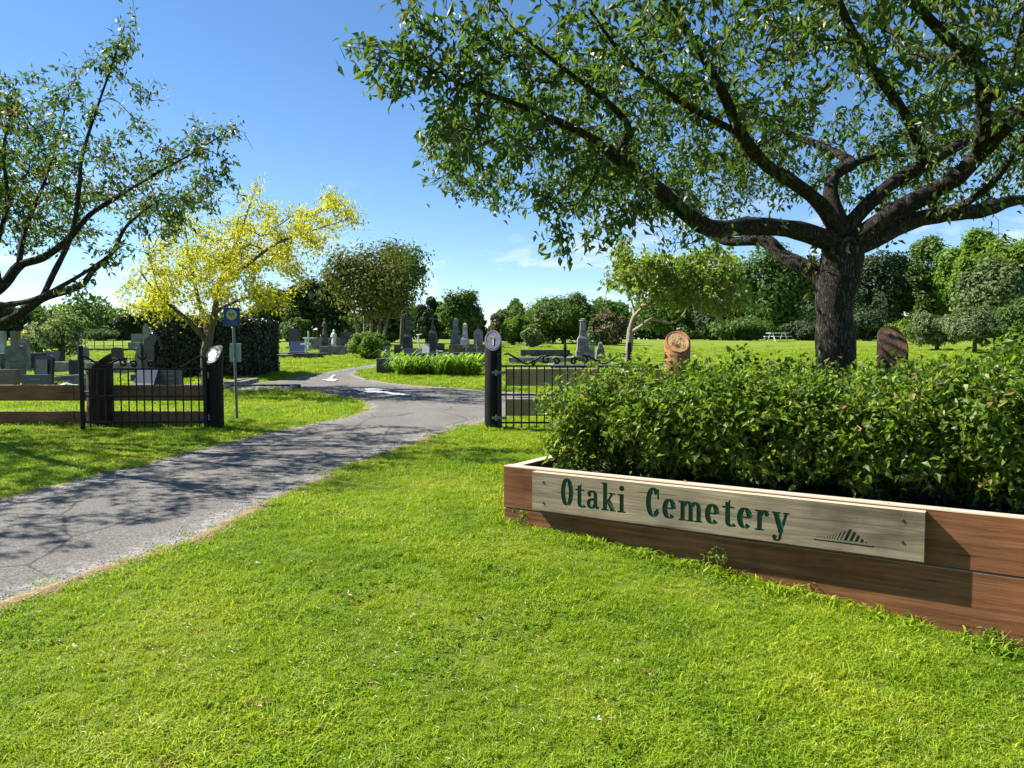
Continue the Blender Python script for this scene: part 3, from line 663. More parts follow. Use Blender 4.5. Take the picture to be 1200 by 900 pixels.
big_cherry()

def left_cherry():
    s = Skel(); g = np.random.default_rng(5); Y0 = 11.0
    b = base(-112, Y0)
    tr = s.limb([b-Vector((0,0,.15)), b+Vector((0,0,.5)), at(-108,420,Y0), at(-100,395,Y0)], [.28,.2,.18,.19], None, 4); top = tr[-1]
    s.k = .64
    A = s.limb(pts([(-100,398,Y0),(-50,395,10.9),(0,380,10.7),(24,367,10.6),(49,350,10.5),(93,335,10.3),(110,316,10.2),(131,297,10.1),(149,264,10.0),(185,235,9.9)]), [.13,.115,.10,.095,.085,.07,.055,.045,.03,.015], top)
    s.limb(pts([(49,350,10.5),(62,322,10.5),(78,290,10.5),(87,261,10.5),(93,217,10.6),(97,180,10.6),(116,120,10.6),(130,80,10.6),(146,30,10.6)]), [.065,.06,.055,.05,.045,.035,.025,.018,.008], A[18])
    C = s.limb(pts([(-100,395,Y0),(-50,370,11.2),(0,338,11.3),(22,312,11.4),(50,302,11.4),(77,283,11.4),(106,251,11.4),(138,231,11.4),(180,205,11.4),(225,180,11.4),(270,152,11.4)]), [.13,.115,.105,.095,.085,.075,.06,.045,.03,.02,.008], top)
    s.limb(pts([(22,312,11.4),(26,283,11.6),(32,262,11.8),(55,205,12.1),(70,150,12.4),(85,95,12.6)]), [.07,.06,.055,.04,.025,.01], s.near(at(22,312,11.4)))
    s.limb(pts([(-100,395,Y0),(-40,372,10.4),(0,359,10.1),(42,350,9.8),(95,322,9.5),(140,290,9.3)]), [.09,.07,.06,.05,.035,.015], top)
    s.limb(pts([(0,338,11.3),(-5,295,11.0),(8,240,10.7),(5,170,10.4),(20,110,10.2)]), [.07,.06,.045,.03,.012], s.near(at(0,338,11.3)))
    s.limb(pts([(-100,395,Y0),(-150,340,11.0),(-200,270,11.2),(-260,200,11.4)]), [.13,.11,.08,.04], top)
    s.limb(pts([(-100,395,Y0),(-90,320,12),(-60,250,13),(-30,190,13.8)]), [.12,.1,.07,.03], top)
    s.limb(pts([(-100,395,Y0),(-120,330,10),(-110,260,9.0),(-80,200,8.3)]), [.12,.1,.07,.03], top)
    c = b.xy; T = []
    while len(T) < 1150:
        a = g.uniform(0, 2*PI); rr = 4.9*math.sqrt(g.uniform(.02,1)); lim = 4.3+.4*math.sin(4*a)+.3*math.sin(9*a+1)
        if rr > lim: continue
        f = rr/lim; x = c[0]+rr*math.cos(a); y = c[1]+rr*math.sin(a)
        lo = 2.75+.75*f; hi = 4.3+1.0*math.cos(f*PI/2)
        T.append((x, y, lo+(hi-lo)*g.uniform(0,1)**.8))
    ex = [(146,28,10.6),(150,40,10.6),(140,55,10.6),(100,58,10.6),(118,75,10.6),(130,70,10.6),(148,70,10.6),(85,95,11),(100,115,10.8),(180,95,11),(190,105,11),(170,120,11),(275,150,11.4),(262,160,11.4),(250,145,11.4),(232,150,11.4),(272,192,11.4),(255,205,11.3),(240,195,11.3),(225,235,10.8),(210,245,10.6),(190,250,10.5),(165,258,10.2),(200,225,10.8),(215,165,11.2),(185,150,11.2),(195,180,11.2),(160,150,11),(20,110,10.2),(40,130,10.2),(15,125,10.2),(125,320,10.1),(112,332,10.2),(140,300,10)]
    T += [tuple(at(*q)) for q in ex]
    for x, y, Y in ex:
        for _ in range(2): T.append(tuple(at(x-g.uniform(0,30), y+g.uniform(0,25), Y+g.uniform(-.3,.3))))
    for e_ in s.ends:
        if e_[2] > 2.6: T += [tuple(e_+g.normal(size=3)*np.array((.3,.3,.2))) for _ in range(6)]
    for _ in range(900):  # extra twigs, mostly out of view, added to deepen shade on the lawn
        a = g.uniform(0, 2*PI); rr = 3.3*math.sqrt(g.uniform()); T.append((c[0]-1.0+rr*math.cos(a), c[1]+.4+rr*1.15*math.sin(a), g.uniform(3.2, 5.0)))
    tips = s.grow(T, .2, .025, g, trunk_pen=lambda P: np.where(P[:,2] < 2.0, 3.0, 0))
    V1 = twig_leaves(s, tips, 18, 4, .095, .42, .5, .055, g)
    make_tree('cherry_tree', 'cherry tree leaning in over the left fence with sparse dark leaves', tuple(b), s, V1, M['bark_cherry'], M['leaf_cherry_left'], tip=.003, rough=.05)
left_cherry()

def yellow_tree():
    s = Skel(); g = np.random.default_rng(21); Y0 = 21
    b = base(243, Y0)
    tr = s.limb([b-Vector((0,0,.1)), at(242,440,Y0), at(241,415,Y0), at(245,395,Y0)], [.17,.14,.12,.115], None, 4); top = tr[-1]
    s.limb(pts([(245,395,Y0),(252,365,21),(256,335,21.2),(270,300,21.3),(285,262,21.4),(298,225,21.5)]), [.10,.085,.07,.05,.035,.012], top)
    s.limb(pts([(243,400,Y0),(225,380,20.8),(205,362,20.6),(185,345,20.4),(165,320,20.2)]), [.085,.065,.05,.035,.012], tr[-3])
    s.limb(pts([(256,335,21.2),(290,310,20.5),(325,285,20),(360,272,19.6),(405,258,19.3)]), [.05,.045,.035,.025,.008], s.near(at(256,335,21.2)))
    s.limb(pts([(245,395,Y0),(232,350,22),(222,300,22.6),(215,255,23)]), [.08,.06,.04,.012], top)
    s.limb(pts([(252,365,21),(285,350,22),(320,345,22.8),(355,340,23.4)]), [.05,.04,.03,.01], s.near(at(252,365,21)))
    T = []
    for cx, cy, rx, ry, n in ((255,330,85,45,90),(210,335,70,45,80),(300,330,70,40,70),(300,280,55,40,60),(345,268,60,26,50),(240,290,55,45,60),(180,300,30,25,20),(385,250,32,18,20),(205,270,28,20,14),(300,235,22,20,12),(355,300,40,25,24),(395,235,16,16,7),(420,262,10,8,4),(165,350,30,20,20)):
        for _ in range(n):
            u = g.uniform(-1,1,2)
            if u[0]**2+u[1]**2 > 1: continue
            T.append(tuple(at(cx+rx*u[0], cy+ry*u[1], Y0+g.uniform(-2.6,2.6)*(1-.4*abs(u[0])))))
    tips = s.grow(T, .3, .04, g, trunk_pen=lambda P: np.where(P[:,2] < 1.9, 4.0, 0))
    V1 = twig_leaves(s, tips, 54, 3, .108, .5, .1, .12, g, upn=2.4)
    make_tree('golden_tree', 'open yellow-leaved tree behind the left gate post', tuple(b), s, V1, M['bark_far'], M['leaf_yellow'], tip=.006)
yellow_tree()

def small_tree():
    s = Skel(); g = np.random.default_rng(31); Y0 = 17
    b = base(736, Y0)
    tr = s.limb([b-Vector((0,0,.1)), at(736,425,Y0), at(738,400,Y0), at(739,385,Y0)], [.1,.08,.072,.07], None, 4)
    s.limb(pts([(739,385,Y0),(743,372,17),(752,362,17),(762,355,17),(775,335,17),(795,322,17)]), [.055,.05,.04,.032,.022,.008], tr[-1])
    s.limb(pts([(743,372,17),(742,360,17.2),(738,345,17.3),(732,320,17.4),(728,295,17.4)]), [.035,.028,.02,.014,.006], s.near(at(743,372,17)))
    s.limb(pts([(739,390,Y0),(752,382,16.8),(764,374,16.7),(785,378,16.5),(800,370,16.4),(810,350,16.3),(820,330,16.2)]), [.045,.042,.036,.028,.024,.016,.006], tr[-3])
    T = []
    for cx, cy, rx, ry, n in ((728,300,10,20,26),(722,328,12,10,14),(755,315,28,18,70),(790,315,34,20,90),(825,325,38,28,100),(775,338,40,18,60),(850,345,34,24,70),(845,305,20,20,40),(800,350,25,12,16)):
        for _ in range(n):
            u = g.uniform(-1,1,2)
            if u[0]**2+u[1]**2 > 1: continue
            T.append(tuple(at(cx+rx*u[0], cy+ry*u[1], Y0+g.uniform(-1.3,1.3))))
    tips = s.grow(T, .25, .03, g, trunk_pen=lambda P: np.where(P[:,2] < 2.0, 3.0, 0))
    V1 = twig_leaves(s, tips, 19, 3, .13, .72, .5, .09, g)
    make_tree('young_tree', 'young tree with pale bent trunk and wind-pushed crown between obelisk and cherry', tuple(b), s, V1, M['bark_pale'], M['leaf_small_tree'], tip=.005)
small_tree()

# ------------------------------------------------------------------ farther trees and shrubs
def far_tree(name, label, px, Y, x0, x1, ytop, ybot, leaf_m, n=5000, size=.22, seed=0, trunks=1, bark_m=None, lobes=26, cat='tree', group=None, tr=.12, conic=0., flat=1., extra=None, ragged=.25, upb=.35):
    """tree given by its outline in the picture and its distance on the ground"""
    g = np.random.default_rng(100+seed); b = base(px, Y); n = int(n*1.5); size *= 1.12
    k = Y/F; cx = (x0+x1)/2; w = (x1-x0)/2*k; zt = at(cx, ytop, Y).z; zb = max(at(cx, ybot, Y).z, b.z+.05)
    c = np.array((at(cx, 400, Y).x, Y, (zt+zb)/2)); R = np.array((w, w*.85*flat, (zt-zb)/2))
    s = Skel(); hh = zt-b.z
    for q in range(trunks):
        o = 0 if trunks == 1 else (q-(trunks-1)/2)*w*.3/trunks
        topx = c[0]+(0 if trunks == 1 else (q-(trunks-1)/2)*w*1.1/trunks)
        s.limb([(b.x+o, Y, b.z-.15), (b.x*.6+topx*.4+o*.6, Y+g.normal()*.05*w, b.z*.5+zb*.5+.05), (topx, Y+g.normal()*.15*w, c[2]+R[2]*.35)], [tr*1.25/trunks**.4, tr/trunks**.4, tr*.35/trunks**.4], None, 4)
    cl = blob(g, lobes, c, R*.82, .3)
    if conic: cl[:,:2] = c[:2]+(cl[:,:2]-c[:2])*(1-conic*np.clip((cl[:,2:]-c[2])/R[2]*.5+.5, 0, 1))
    s.grow(cl, max(.3, w*.2), .03*w, g, trunk_pen=lambda P: np.where(P[:,2] < zb-.1, 2*w, 0))
    ls = g.uniform(.22, .42, lobes)[:,None]*np.array((w, w, min(w, R[2]*1.3)))*1.05
    ci = g.integers(0, lobes, n); d = unit(g.normal(size=(n,3))); u = g.uniform(.25,1,n)**.5*(1+ragged*g.normal(size=n)*.5)
    P = cl[ci]+d*u[:,None]*ls[ci]
    keep = P[:,2] > b.z+.02; P = P[keep]; d = d[keep]
    N = d*.8+unit(P-c)*.5+g.normal(size=P.shape)*.45; N[:,2] += upb
    V = diamonds(P, N, size*g.uniform(.6,1.3,len(P)), g)
    ex = []
    if extra:
        nm, mm, cnt, sz = extra; j = g.integers(0, len(P), cnt); Q = P[j]+unit(P[j]-c)*.1*w
        ex = [(nm, diamonds(Q, N[j], sz*g.uniform(.6,1.3,cnt), g), mm)]
    return make_tree(name, label, tuple(b), s, V, bark_m or M['bark_far'], leaf_m, group, cat, tip=.012, extra=ex)
ft = far_tree
ft('multi_stem_tree', 'olive-brown multi-stemmed tree above the pink flowering bush', 432, 46, 378, 500, 278, 374, M['leaf_olive'], 7000, .18, 1, 5, bark_m=M['bark_pale'], lobes=60, tr=.17, ragged=.75)
ft('feathery_tree', 'thin airy tree with wispy upright sprays behind the multi-stemmed tree', 470, 52, 440, 508, 278, 345, M['leaf_mid'], 1700, .2, 2, 1, lobes=34, ragged=.5)
ft('dark_evergreen', 'dark evergreen left of the multi-stemmed tree, behind the golden tree', 372, 58, 335, 415, 322, 398, M['leaf_dark'], 8000, .26, 3)
ft('dark_evergreen', 'dark rounded evergreen behind the celtic cross', 460, 62, 432, 482, 345, 400, M['leaf_dark'], 6000, .26, 4)
ft('columnar_evergreen', 'tall dark columnar evergreen behind the stepped cross', 504, 60, 484, 524, 343, 408, M['leaf_dark'], 8000, .22, 5, conic=.3)
ft('plume_tree', 'feathery green tree right of the dark columnar evergreen', 540, 58, 514, 566, 338, 398, M['leaf_mid'], 6500, .2, 6, ragged=.6, lobes=34)
ft('round_bush', 'round dark bush behind the grey obelisk-shaped stones', 556, 66, 538, 578, 374, 405, M['leaf_dark'], 4000, .22, 7, cat='bush')
ft('bronze_shrub', 'bronze-tipped upright shrub right above the right gate post', 586, 62, 572, 598, 366, 410, M['leaf_bronze'], 3500, .2, 8, cat='shrub')
ft('bright_shrub', 'bright green shrub just right of the bronze-tipped shrub', 601, 58, 585, 622, 372, 412, M['leaf_bright'], 4200, .2, 9, cat='shrub')
ft('cream_shrub', 'cream-mottled upright shrub in front of the broad feathery tree', 623, 50, 608, 638, 382, 414, M['leaf_cream'], 3200, .16, 10, cat='shrub')
ft('broad_tree', 'broad feathery grey-green tree behind the right gate', 660, 62, 612, 712, 345, 412, M['leaf_mid'], 13000, .22, 11, ragged=.45, lobes=44, tr=.2)
ft('bronze_bush', 'large bronze-green bush to the right of the obelisk', 712, 56, 690, 734, 364, 412, M['leaf_bronze'], 6000, .2, 12, cat='bush')
ft('pale_shrub', 'small pale yellow shrub beside the obelisk', 693, 47, 686, 703, 386, 412, M['leaf_cream'], 1500, .13, 13, cat='shrub')
# the wood on the right
wood = [('spreading pale green tree behind the carved rust-coloured post', 790, 95, 745, 838, 330, 396, 'leaf_mid', 7000),
        ('dark bushy tree left of the cherry trunk, lowest of the wood', 842, 88, 808, 872, 352, 398, 'leaf_dark', 7000),
        ('tall bright green tree directly left of the cherry trunk', 893, 84, 856, 950, 292, 392, 'leaf_mid', 12000),
        ('tall dark tree right behind the cherry trunk', 965, 98, 925, 1020, 280, 396, 'leaf_dark', 11000),
        ('dark green tree right of the cherry trunk', 1030, 90, 996, 1070, 282, 394, 'leaf_dark', 11000),
        ('mid green tree above the two rounded grey bushes', 1083, 94, 1050, 1125, 270, 392, 'leaf_mid', 13000),
        ('bright leafy tree second from the right end of the wood', 1135, 86, 1098, 1172, 264, 388, 'leaf_bright', 13000),
        ('tall bright green tree at the right picture edge', 1195, 78, 1150, 1240, 256, 390, 'leaf_bright', 14000),
        ('grey-green loose tree below the bright trees at the right edge', 1165, 70, 1122, 1212, 300, 392, 'leaf_grey', 9000),
        ('tall dark tree beyond the right picture edge', 1270, 80, 1215, 1330, 262, 390, 'leaf_mid', 6000)]
for i, (lb, px, Y, x0, x1, y0, y1, lm, n) in enumerate(wood):
    ft('woodland_tree', lb, px, Y, x0, x1, y0, y1, M[lm], n, .36, 20+i, lobes=44, tr=.25, group='trees of the wood on the right', ragged=.35)
for i, (lb, px, Y, x0, x1, y0, y1, lm, n, sz) in enumerate([
        ('shadowed shrub under the wood left of the white picnic table', 862, 72, 822, 905, 374, 401, 'leaf_mid', 5000, .24),
        ('low dark shrub between white picnic table and cherry trunk', 945, 74, 915, 985, 376, 402, 'leaf_dark', 4500, .24),
        ('low dark shrub between the cherry trunk and the dark carved post', 1012, 72, 985, 1048, 362, 402, 'leaf_dark', 5500, .24),
        ('yellow-green shrub just right of the dark carved post', 1056, 60, 1040, 1074, 374, 402, 'leaf_bright', 3000, .18),
        ('smooth clipped grey-green dome bush right of the dark carved post', 1098, 46, 1066, 1128, 367, 405, 'leaf_grey', 8000, .13),
        ('looser silver-green bush at the right beside the dome bush', 1140, 42, 1108, 1176, 362, 408, 'leaf_grey', 6500, .14),
        ('dark shrub at the right picture edge behind the hedge', 1190, 44, 1160, 1230, 345, 405, 'leaf_mid', 6000, .18)]):
    ft('shrub', lb, px, Y, x0, x1, y0, y1, M[lm], n, sz, 40+i, cat='bush', group='shrubs along the wood', ragged=.12 if i == 4 else .3)
# far-off belt of trees on the skyline, read as one mass
def skyline():
    g = np.random.default_rng(77); n = 60000; a = g.uniform(-1.05, 1.05, n); Y = 170+g.uniform(-8, 8, n); x = np.tan(a*.75)*Y*1.15
    hh = 5.5+2.2*np.sin(x*.11)+1.6*np.sin(x*.27+1)+1.2*np.sin(x*.61+2)+.8*np.sin(x*1.4)
    z = Hn(x, Y)+hh*g.uniform(0, 1, n)**.7
    N = g.normal(size=(n,3))*.6+np.array((-.2,-.5,.5))
    o = link_mesh('distant_trees', mesh_np('distant_trees', *diamonds(np.stack([x,Y,z],1), N, 1.0*g.uniform(.6,1.4,n), g)), M['leaf_mid']); tag(o, 'far belt of green trees along the skyline', 'trees', kind='stuff')
skyline()
# left background
ft('flowering_shrub', 'cream-flowered loose shrub behind the headstones at the far left', 72, 31, 42, 104, 362, 418, M['leaf_cream'], 1900, .11, 50, cat='shrub', ragged=.8)
ft('flowering_shrub', 'leafy shrub behind the grey-green rounded headstone', 46, 34, 30, 66, 374, 420, M['leaf_mid'], 1300, .11, 51, cat='shrub', ragged=.8)
ft('yellow_shrub', 'small yellow-leaved shrub behind the tall urn monument', 30, 40, 12, 50, 388, 412, M['leaf_yellow'], 1400, .12, 52, cat='shrub', ragged=.5)
ft('dark_evergreen', 'low dark tree on the skyline left of the draped black monument', 148, 78, 132, 170, 370, 399, M['leaf_dark'], 4500, .28, 53)
ft('grey_shrub', 'low grey shrub on the skyline behind the iron railing', 118, 70, 96, 138, 386, 402, M['leaf_grey'], 2600, .24, 54, cat='shrub')
ft('dark_evergreen', 'dark evergreen on the skyline under the golden tree', 190, 75, 165, 225, 348, 398, M['leaf_dark'], 6000, .3, 55)
ft('dark_evergreen', 'dark tree just right of the clipped dark hedge, behind headstones', 318, 68, 286, 350, 340, 398, M['leaf_dark'], 6500, .3, 56)
ft('leafy_shrub', 'broad-leaved bright shrub behind the black slant headstone', 345, 52, 326, 368, 372, 402, M['leaf_mid'], 3500, .2, 57, cat='shrub')
ft('tall_tree', 'dark tree at the far left picture edge behind the cherry limbs', 8, 75, -45, 45, 355, 400, M['leaf_dark'], 6000, .32, 58)
ft('pink_bush', 'green bush with pink flowers beside the bend of the drive', 432, 36.5, 409, 458, 390, 428, M['leaf_bright'], 6500, .12, 59, cat='bush', extra=('flowers', M['petal_pink'], 220, .1))

# ------------------------------------------------------------------ clipped dark hedge and strap-leaved clump
def clipped_hedge():
    g = np.random.default_rng(61); Y = 26.5; b = base(256, Y); k = Y/F
    hx, hy, hz = 55*k, 1.5, at(256, 376, Y).z-b.z
    r = empty('clipped_hedge', tuple(b), 0, 'dark clipped block of hedge behind the golden tree and left gate post', 'hedge')
    mb = MB(); mb.box(-hx*.9, hx*.9, -hy*.9, hy*.9, .0, hz*.94, .25); mb.build('inner_branches', M['bark_cherry'], r)
    n = 26000; P = g.uniform(-1, 1, (n,3)); f = g.integers(0, 3, n); sg = np.where(g.uniform(size=n) < .5, -1., 1.)
    N = np.zeros((n,3))
    for q in range(3):
        k_ = f == q; P[k_, q] = sg[k_]; N[k_, q] = sg[k_]
    k_ = (f == 2) & (sg < 0); P[k_, 2] = 1; N[k_, 2] = 1
    e = np.sum(np.abs(P) > .86, 1) >= 2; P[e] *= .965
    P = P*(1+g.normal(size=(n,1))*.018)
    P = P*np.array((hx, hy, hz/2))+np.array((0, 0, hz/2)); P[:,2] = np.maximum(P[:,2], .03)
    P += .05*np.sin(P[:,[1,2,0]]*5+1)
    link_mesh('foliage', mesh_np('foliage', *diamonds(P, N+g.normal(size=(n,3))*.75, .085*g.uniform(.6,1.4,n), g)), M['leaf_clipped'], r)
clipped_hedge()
def strap_clump(name, label, px, Y, wpx, h, n, seed):
    g = np.random.default_rng(seed); b = base(px, Y); w = wpx/2*Y/F
    r = empty(name, tuple(b), 0, label, 'plant', 'strap-leaved clumps along the grave wall')
    ca = g.uniform(-1, 1, (26,2)); V = []; Fs = []
    for i in range(n):
        c = ca[g.integers(0, 26)]; x = c[0]*w*.85+g.normal()*.07; y = c[1]*.4+g.normal()*.07
        a = g.uniform(0, 2*PI); L = h*g.uniform(.6, 1.25)*(.75+.35*math.sin(c[0]*5+c[1]*3+seed)); out = g.uniform(.55, 1.2)*L; wd = .03*g.uniform(.7, 1.3)
        z0 = H(b.x+x, b.y+y)-b.z; dx, dy = math.cos(a), math.sin(a); n0 = len(V)
        for u, ww in ((0,.7),(.35,1),(.7,.8),(1,.05)):
            q = (x+dx*out*u, y+dy*out*u, z0+L*(1.15*u-.75*u*u*u)*1.5)
            V += [(q[0]-dy*wd*ww, q[1]+dx*wd*ww, q[2]), (q[0]+dy*wd*ww, q[1]-dx*wd*ww, q[2])]
        for q in range(3): Fs.append((n0+2*q, n0+2*q+1, n0+2*q+3, n0+2*q+2))
    link_mesh('strap_leaves', mesh_np('strap_leaves', np.array(V), np.array(Fs)), M['leaf_blade'], r)
strap_clump('strap_leaved_plant', 'left part of the bright strap-leaved planting beside the grey wall end', 484, 27.4, 54, .62, 2200, 71)
strap_clump('strap_leaved_plant', 'taller right clump of the bright strap-leaved planting', 536, 27.2, 52, .74, 2200, 72)
strap_clump('strap_leaved_plant', 'small pale upright clump growing on the grey wall end', 467, 29.0, 14, .8, 200, 73)

# ------------------------------------------------------------------ timber planter
PA = Vector((-0.07, 6.22)); PD = Vector((.84, -.5426)).normalized(); PN = Vector((-PD.y, PD.x))   # along the front, and away from it
ZT = .527; PLEN = 5.6; PDEP = 1.75; BH = .345
prz = math.atan2(PD.y, PD.x)
def u_of(px):
    k = (px-600)/F*1.0
    # picture column -> distance along the planter front at about its height
    return (k*PA.y*1.0-PA.x)/(PD.x-k*PD.y)
def PW(u, v): p = PA+PD*u+PN*v; return p
pl = empty('timber_planter', (PA.x, PA.y, 0), prz, 'long brown timber planter box holding the leafy hedge', 'planter')
T_ = .1
def board(mbox, name='board', mat='sleeper', parent=pl):
    mb = MB(); mb.box(*mbox, bev=.006); return mb.build(name, M[mat], parent)
def obj_board(cx, cy, cz, L, t, h, rz=0, mat='sleeper', parent=pl, name='board'):
    mb = MB(); mb.box(-L/2, L/2, -t/2, t/2, -h/2, h/2, bev=.006); o = mb.build(name, M[mat], parent)
    o.location = (cx, cy, cz); o.rotation_euler = (0, 0, rz); return o
obj_board(PLEN/2, T_/2, ZT-BH/2, PLEN, T_, BH-.004)
obj_board(PLEN/2+.002, T_/2+.004, ZT-BH-.003-.25, PLEN, T_, .5)
for k in range(2):
    obj_board(T_/2+.002, T_+PDEP/2+.002, ZT-BH*(k+.5)-.004, PDEP, T_, BH-.006, PI/2)
    obj_board(PLEN-T_/2-.002, T_+PDEP/2+.002, ZT-BH*(k+.5)-.004, PDEP, T_, BH-.006, PI/2)
    obj_board(PLEN/2, T_+PDEP+T_/2+.004, ZT-BH*(k+.5)-.002, PLEN, T_, BH-.006)
# soil inside
n1, n2 = 60, 18; V = []
for j in range(n2+1):
    for i in range(n1+1):
        V.append((.1+(PLEN-.2)*i/n1, T_+PDEP*j/n2, ZT-.13+.03*math.sin(i*1.3+j)*math.sin(j*1.1)+rnd.uniform(-.012,.012)))
Fs = [(j*(n1+1)+i, j*(n1+1)+i+1, (j+1)*(n1+1)+i+1, (j+1)*(n1+1)+i) for j in range(n2) for i in range(n1)]
so_ = link_mesh('garden_soil', mesh_np('garden_soil', np.array(V), np.array(Fs), True), M['soil']); so_.location = (PA.x, PA.y, 0); so_.rotation_euler = (0,0,prz); tag(so_, kind='structure')

# ------------------------------------------------------------------ engraved name board
def arc(cx, cy, rx, ry, a0, a1, n=14):
    return [(cx+rx*math.cos(math.radians(a0+(a1-a0)*i/n)), cy+ry*math.sin(math.radians(a0+(a1-a0)*i/n))) for i in range(n+1)]
TH, TN = .18, .085
def pen(line, closed=False, th=TH, tn=TN):
    """broad-pen stroke: thick where it runs vertically, thin where horizontally -> list of quads"""
    n = len(line); L = []
    for i, p in enumerate(line):
        a = line[(i-1) % n if closed else max(i-1,0)]; b = line[(i+1) % n if closed else min(i+1,n-1)]
        dx, dy = b[0]-a[0], b[1]-a[1]; l = math.hypot(dx, dy)+1e-9; w = (tn+(th-tn)*(abs(dy)/l)**1.6)/2
        L.append(((p[0]-dy/l*w, p[1]+dx/l*w), (p[0]+dy/l*w, p[1]-dx/l*w)))
    return [[L[i][0], L[(i+1)%n][0], L[(i+1)%n][1], L[i][1]] for i in range(n if closed else n-1)]
def bx(x0, x1, y0, y1): return [[(x0,y0),(x1,y0),(x1,y1),(x0,y1)]]
def ball(x, y, r): return [arc(x, y, r, r, 0, 360, 12)[:-1]]
def serif(x, y, w=.3, up=True): return bx(x-w/2, x+w/2, y, y+.055) if up else bx(x-w/2, x+w/2, y-.055, y)
XH = .66
G = {}
G['O'] = (.50, pen(arc(.25,.5,.165,.465,0,360,28)[:-1], True))
G['t'] = (.40, bx(.1,.26,.22,.8)+[[(.1,.66),(.26,.9),(.26,.66)]]+bx(.0,.38,.6,.665)+pen([(.18,.3)]+arc(.30,.16,.12,.13,180,330,9), th=.16))
G['a'] = (.50, ball(.11,.5,.075)+pen([(.08,.53)]+arc(.21,.50,.14,.13,160,20,10)+[(.345,.44),(.345,.14),(.40,.05),(.49,.07)], th=.15)+pen([(.34,.38),(.22,.345)]+arc(.19,.19,.125,.155,110,330,12)+[(.34,.18)], th=.15))
G['k'] = (.54, bx(.06,.22,.0,1.0)+serif(.14,0,.30)+bx(.0,.1,.945,1.0)+pen([(.2,.28),(.42,.62)], th=.085, tn=.07)+serif(.42,.66,.24,False)+pen([(.26,.40),(.45,.03)], th=.19, tn=.1)+serif(.45,0,.24))
G['i'] = (.32, bx(.08,.24,.0,.66)+serif(.16,0,.32)+bx(.0,.12,.605,.66)+ball(.16,.86,.1))
G['C'] = (.50, pen(arc(.255,.5,.175,.465,38,322,26))+bx(.39,.455,.62,.97)+ball(.40,.24,.05))
G['e'] = (.47, pen([(.1,.36),(.39,.36)], tn=.06)+pen([(.385,.36)]+arc(.235,.34,.155,.30,8,318,24)))
G['m'] = (.82, bx(.07,.22,0,.66)+bx(.0,.1,.605,.66)+serif(.145,0,.28)+pen([(.2,.5)]+arc(.31,.47,.11,.16,150,0,9)+[(.42,.4),(.42,.03)], th=.15)+serif(.42,0,.25)+pen([(.47,.5)]+arc(.58,.47,.11,.16,150,0,9)+[(.69,.4),(.69,.03)], th=.15)+serif(.69,0,.27))
G['r'] = (.43, bx(.07,.22,0,.66)+bx(.0,.1,.605,.66)+serif(.145,0,.30)+pen([(.2,.46)]+arc(.31,.5,.11,.13,170,40,8), th=.12)+ball(.36,.54,.075))
G['y'] = (.52, pen([(.12,.63),(.29,.02)], th=.17, tn=.1)+serif(.13,.66,.26,False)+pen([(.43,.63),(.25,-.12)]+arc(.155,-.14,.1,.1,0,-150,7), th=.085, tn=.07)+serif(.43,.66,.2,False)+ball(.09,-.14,.075))
